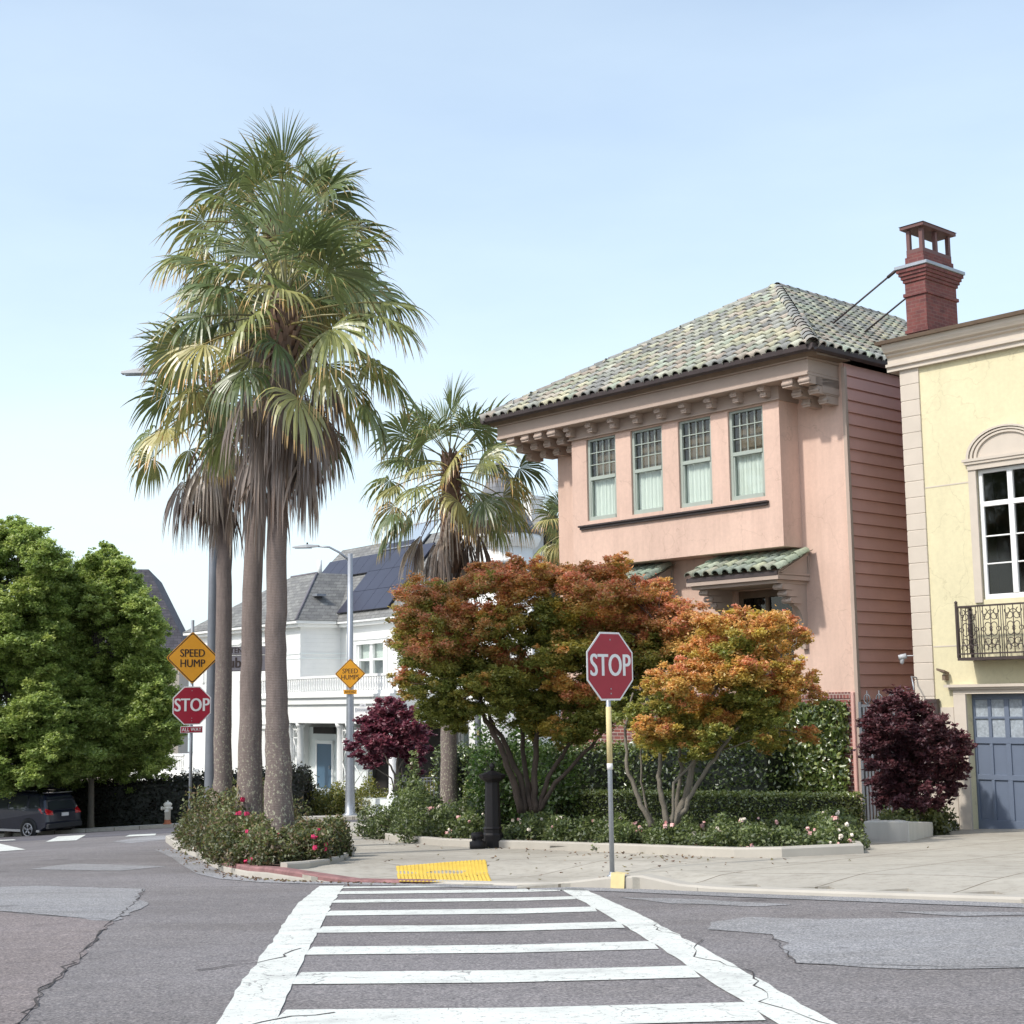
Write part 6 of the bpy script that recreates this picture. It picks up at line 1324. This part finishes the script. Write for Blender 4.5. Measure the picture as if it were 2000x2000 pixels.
# second lamp post with SPEED HUMPS diamond
p = W(798, 1379, 58); b0 = Vector((p.x, p.y, G(p.x, p.y) + .13)); zz2 = lambda v: W(798, v, 58).z - b0.z
l2 = thing("street_lamp", "slim grey street lamp post carrying a SPEED HUMPS diamond, before the white house", "street lamp", b0, 0, "street lamps")
hz_ = zz2(1052); MB().lathe([(.30, 0), (.30, .05), (.20, .1), (.19, .6), (.15, 4), (.10, hz_)], n=14).build("pole", "galvanised", l2)
lamp_arm(l2, hz_ - .3, -1.35, .62, .95, .05)
def put(o, yaw):  # turn a part about the post
    o.rotation_euler.z = yaw; return o
yw_ = facing((.12, -.99)); d2 = diamond(zz2(1202), .60, l2, [("SPEED", .10), ("HUMPS", -.14)], .27, -.14, .009); put(d2, yw_)
mb = MB(); z_ = zz2(1224.5); mb.mat(0).box(-.26, .26, -.185, -.18, z_ - .085, z_ + .085); text(mb, "AHEAD", .16, Matrix.Translation((0, -.187, z_)), .006, 0, 1, .8); put(mb.build("supplementary_plate", ["sign_amber", "sign_ink"], l2), yw_)
mb = MB(); z_ = zz2(1247); mb.mat(0).box(.2, .85, -.012, .012, z_ - .10, z_ + .08).box(.38, .62, -.012, .012, z_ + .10, z_ + .23); text(mb, "SANTIAGO", .105, Matrix.Translation((.52, -.014, z_ - .01)), .008, 0, 1, .95); text(mb, "100", .09, Matrix.Translation((.5, -.014, z_ + .165)), .008, 0, 1, .9)
mb.build("street_name_plate", ["sign_white", "galvanised_dark"], l2)
# thin dark pole behind the bed
p = foot(959, 37.5, .12); th_ = thing("signal_pole", "thin dark grey pole behind the maple, right of the single palm", "pole", p)
MB().lathe([(.13, 0), (.13, .12), (.085, .2), (.08, 4.2), (.07, 4.25)], n=12).build("post", "galvanised_dark", th_); MB().box(-.03, .03, -.11, -.075, 2.3, 2.42).build("push_button", "yellow_paint", th_)
# white hydrant with a rusty foot
p = foot(570, 56.9, .13); hy = thing("fire_hydrant", "small white fire hydrant with a rusty orange foot by the far kerb", "hydrant", p)
MB().lathe([(.17, 0), (.17, .04), (.12, .05), (.12, .17), (.0, .17)], n=14).build("foot", "hydrant_rust", hy)
h = MB().lathe([(.115, .171), (.115, .56), (.13, .57), (.13, .60), (.145, .61), (.145, .64), (.12, .66), (.135, .68), (.16, .72), (.17, .77), (.10, .83), (.03, .85), (.03, .89), (0, .89)], n=16); h.tube([(-.2, 0, .60), (.17, 0, .60)], .055, 10).tube([(0, -.2, .50), (0, 0, .50)], .07, 10); h.build("barrel", "hydrant_white", hy)
for a, b_ in (((-.25, 0, .60), (-.18, 0, .60)), ((0, -.24, .50), (0, -.19, .50))): MB().tube([a, b_], .075, 8).build("nozzle_cap", "hydrant_white", hy)
# black cast-iron post and squat light
s_ = W(975, 1312, 24.3); p = Vector((s_.x, s_.y, G(s_.x, s_.y) + .19)); Hh = s_.z - p.z
ip = thing("iron_post", "black cast iron post with a wide cap and finial, left of the maples", "iron post", p)
k = Hh / 1.22
MB().lathe([(0.160 * k, -.3), (0.160 * k, .14 * k), (0.139 * k, .17 * k), (0.139 * k, .22 * k), (0.151 * k, .235 * k), (0.126 * k, .26 * k), (0.108 * k, .92 * k), (0.126 * k, .94 * k)], n=8, smooth=False).build("shaft", "iron_black", ip)
MB().lathe([(0.139 * k, .945 * k), (0.193 * k, .985 * k), (0.210 * k, 1.03 * k), (0.109 * k, 1.065 * k), (0.042 * k, 1.09 * k)], n=8, smooth=False).build("cap", "iron_black", ip)
MB().lathe([(0.029 * k, 1.085 * k), (0.025 * k, 1.12 * k), (0.050 * k, 1.155 * k), (0.042 * k, 1.175 * k), (.0, 1.225 * k)], n=10).build("finial", "iron_black", ip)
s_ = W(957, 1404, 24.0); p = Vector((s_.x, s_.y, G(s_.x, s_.y) + .21)); gl = thing("ground_light", "squat black ground fitting at the foot of the iron post", "ground light", p)
MB().lathe([(.13, -.1), (.13, .03), (.08, .05), (.07, .08), (.09, .09)], n=12).build("base", "iron_black", gl); MB().tube([(-.08, -.02, .10), (.08, .04, .13)], [.075, .06], 12).build("lamp_shade", "iron_black", gl)
# concrete planter by the gate
q = [onp for onp in ((5.30, 22.75), (5.80, 22.05), (8.35, 27.55), (7.75, 28.1), (6.2, 25.1))]
mb = MB(); n = len(q); zb = [G(*a) + .02 for a in q]; zt_ = -.98
mb.add([(a[0], a[1], z_ - .2) for a, z_ in zip(q, zb)] + [(a[0], a[1], z_ + .40 - .22 * (i in (2, 3))) for i, (a, z_) in enumerate(zip(q, zb))], [tuple(range(n, 2 * n))] + [(i, (i + 1) % n, (i + 1) % n + n, i + n) for i in range(n)])
pl = mb.build("planter", "concrete_new", bevel=.012); tag(pl, "low grey concrete planter box in front of the purple maple and gate", "planter")
bush("trailing_plant", "small leafy plants growing in the concrete planter beside the garage", [(6.2, 24.0, .42, .40), (6.7, 25.0, .45, .45), (7.3, 26.0, .42, .4), (5.9, 23.2, .40, .32)], 7000, .06, [(.12, .15, .03), (.17, .18, .04), (.08, .11, .025)], seed=20, stems=False)
bush("spiky_plant", "little grassy tuft hanging over the edge of the concrete planter", [(6.75, 24.2, .34, .22)], 1200, .10, [(.16, .17, .04), (.12, .14, .03)], seed=21, stems=False)

# ================================================================== DARK CAR
p = foot(400, 56.0, .01); cx = p.x - 1.0; hd = Vector((-.885, .465)); ca = Vector((-16.75 + hd.x * 2.25, 55.2 + hd.y * 2.25, 0))          # nose points left and away
cbase = Vector((ca.x, ca.y, G(ca.x, ca.y) + .012)); car = thing("parked_car", "dark blue compact estate car parked under the green trees, seen from behind", "car", cbase, math.atan2(hd.y, hd.x))
Lc, Wc = 4.5, 1.80
prof = [(-2.22, .42), (-2.25, .62), (-2.22, .92), (-2.12, 1.02), (-1.96, 1.40), (-1.80, 1.60), (-1.2, 1.68), (-.2, 1.70), (.45, 1.62), (1.20, 1.12), (1.95, 1.0), (2.18, .86), (2.25, .62), (2.22, .35), (1.9, .28), (-1.9, .28)]
def body(mb, prof, hw0):
    """side profile lofted across the width: full width at the belt, leaning in above it"""
    def w(z): return hw0 * (1 - max(0, z - .98) * .30) * (1 - max(0, .45 - z) * .25)
    rows = []
    for s in (-1, -.86, .86, 1):
        rr = []
        for x, z in prof:
            sh = 0 if abs(s) < 1 else .03; xx = x * (1 if abs(s) < 1 else .985); zz = z - (.025 if abs(s) == 1 and z > .9 else 0); rr.append((xx, s * w(z), zz))
        rows.append(rr)
    n = len(prof); vs = [v for r in rows for v in r]; fs = []
    for k in range(3):
        for i in range(n): fs.append((k * n + i, k * n + (i + 1) % n, (k + 1) * n + (i + 1) % n, (k + 1) * n + i))
    fs.append(tuple(range(n - 1, -1, -1))); fs.append(tuple(range(3 * n, 4 * n))); mb.smooth = False; mb.add(vs, fs)
mb = MB(); body(mb, prof, Wc / 2); bd = mb.build("body", "car_paint", car, bevel=.03)
for s in (-1, 1):
    for x in (-1.35, 1.38):
        for_ = MB(); for_.tube([(x, s * (Wc / 2 - .10), .36), (x, s * (Wc / 2 + .012), .36)], .40, 24); for_.build("wheel_arch", "car_plastic", car)
        wl = MB(); wl.tube([(x, s * (Wc / 2 - .12), .335), (x, s * (Wc / 2 + .03), .335)], .335, 28); wo_ = wl.build("wheel", "tyre", car)
        rm = MB(); rm.tube([(x, s * (Wc / 2 + .0), .335), (x, s * (Wc / 2 + .034), .335)], .06, 12)
        for k in range(5):
            for off in (-.14, .14):
                a = k * 2 * math.pi / 5 + off + .3; rm.tube([(x + .04 * math.cos(a), s * (Wc / 2 + .036), .335 + .04 * math.sin(a)), (x + .22 * math.cos(a), s * (Wc / 2 + .034), .335 + .22 * math.sin(a))], .016, 5)
        rm.tube([(x + .225 * math.cos(t), s * (Wc / 2 + .032), .335 + .225 * math.sin(t)) for t in np.linspace(0, 2 * math.pi, 25)], .018, 6, False); rm.build("rim", "alloy", wo_)
    yb = lambda z: s * (Wc / 2 * (1 - max(0, z - .98) * .30) + .004)
    wins = [[(-1.88, 1.12), (-1.30, 1.09), (-1.26, 1.50), (-1.70, 1.50)], [(-1.20, 1.09), (-.32, 1.07), (-.30, 1.57), (-1.16, 1.53)], [(-.22, 1.07), (.98, 1.09), (.50, 1.50), (-.2, 1.57)]]
    for wq in wins: MB().add([(x, yb(z), z) for x, z in wq] + [(x, yb(z) - s * .012, z) for x, z in wq], [(0, 1, 2, 3), (4, 5, 6, 7), (0, 1, 5, 4), (1, 2, 6, 5), (2, 3, 7, 6), (3, 0, 4, 7)]).build("window", "car_glass", car)
    MB().add([(-2.262, s * .84, .88), (-2.245, s * .56, .86), (-2.20, s * .56, 1.0), (-2.08, s * .80, 1.10), (-1.82, s * .912, 1.10), (-2.0, s * .915, .94)], [(0, 1, 2, 3), (0, 3, 4, 5)]).build("tail_light", "tail_red", car)
    MB().add([(2.262, s * .55, .80), (2.21, s * .86, .82), (2.05, s * .885, .95), (2.15, s * .55, .93)], [(0, 1, 2, 3)]).build("headlight", "alloy", car)
    MB().tube([(-1.5, s * .70, 1.715), (.1, s * .70, 1.735)], .022, 6).build("roof_rail", "car_plastic", car)
    MB().box(-1.9, 1.9, s * .86 - .03, s * .86 + .045, .25, .33).build("sill_trim", "alloy" if s > 0 else "car_plastic", car)
    MB().box(.80, .98, s * .93 - .0, s * 1.06, 1.06, 1.2).build("mirror", "car_paint", car, bevel=.02)
MB().add([(-2.135, -.66, 1.06), (-2.135, .66, 1.06), (-1.90, .58, 1.50), (-1.90, -.58, 1.50)], [(0, 1, 2, 3)]).build("rear_window", "car_glass", car)
MB().add([(1.17, -.72, 1.15), (1.17, .72, 1.15), (.52, .62, 1.60), (.52, -.62, 1.60)], [(0, 1, 2, 3)]).build("windscreen", "car_glass", car)
MB().box(-2.02, -1.72, -.60, .60, 1.63, 1.665).build("spoiler", "car_paint", car); MB().box(-2.285, -2.262, -.17, .17, .80, .92).build("number_plate", "sign_white", car); MB().box(-2.31, -2.15, -.86, .86, .36, .56).build("bumper", "car_plastic", car, bevel=.03)
# fallen leaves gathered in the gutter and on the pavement
def litter_fn(n):
    P = np.empty((n, 3)); 
    for i in range(n):
        r = random.random()
        if r < .45:
            k = random.randrange(3, 10); a, b_ = KERB[k], KERB[k + 1]; f = random.random(); d = -abs(random.gauss(0, .12)) - .03; t = Vector((b_[0] - a[0], b_[1] - a[1])).normalized(); x = a[0] + (b_[0] - a[0]) * f - t.y * d; y = a[1] + (b_[1] - a[1]) * f + t.x * d; h = .012
        elif r < .7:
            k = random.randrange(2, 9); a, b_ = BED[k], BED[k + 1]; f = random.random(); d = random.gauss(-.25, .3); t = Vector((b_[0] - a[0], b_[1] - a[1])).normalized(); x = a[0] + (b_[0] - a[0]) * f - t.y * d; y = a[1] + (b_[1] - a[1]) * f + t.x * d; h = (.27 if d > 0 else side_h(x, y) + .01)
        else: x = random.gauss(1.2, 1.3); y = random.gauss(19.5, 1.6); h = side_h(x, y) + .01
        P[i] = (x, y, G(x, y) + h + random.random() * .01)
    return P, np.zeros(n)
scatter("fallen_leaves", litter_fn, 420, .055, [(.22, .10, .04), (.30, .17, .06), (.12, .06, .03), (.26, .22, .08)], "leaf", "scattered small brown dead leaves along the kerb and pavement", "leaf litter", up=2.5, kind="stuff")
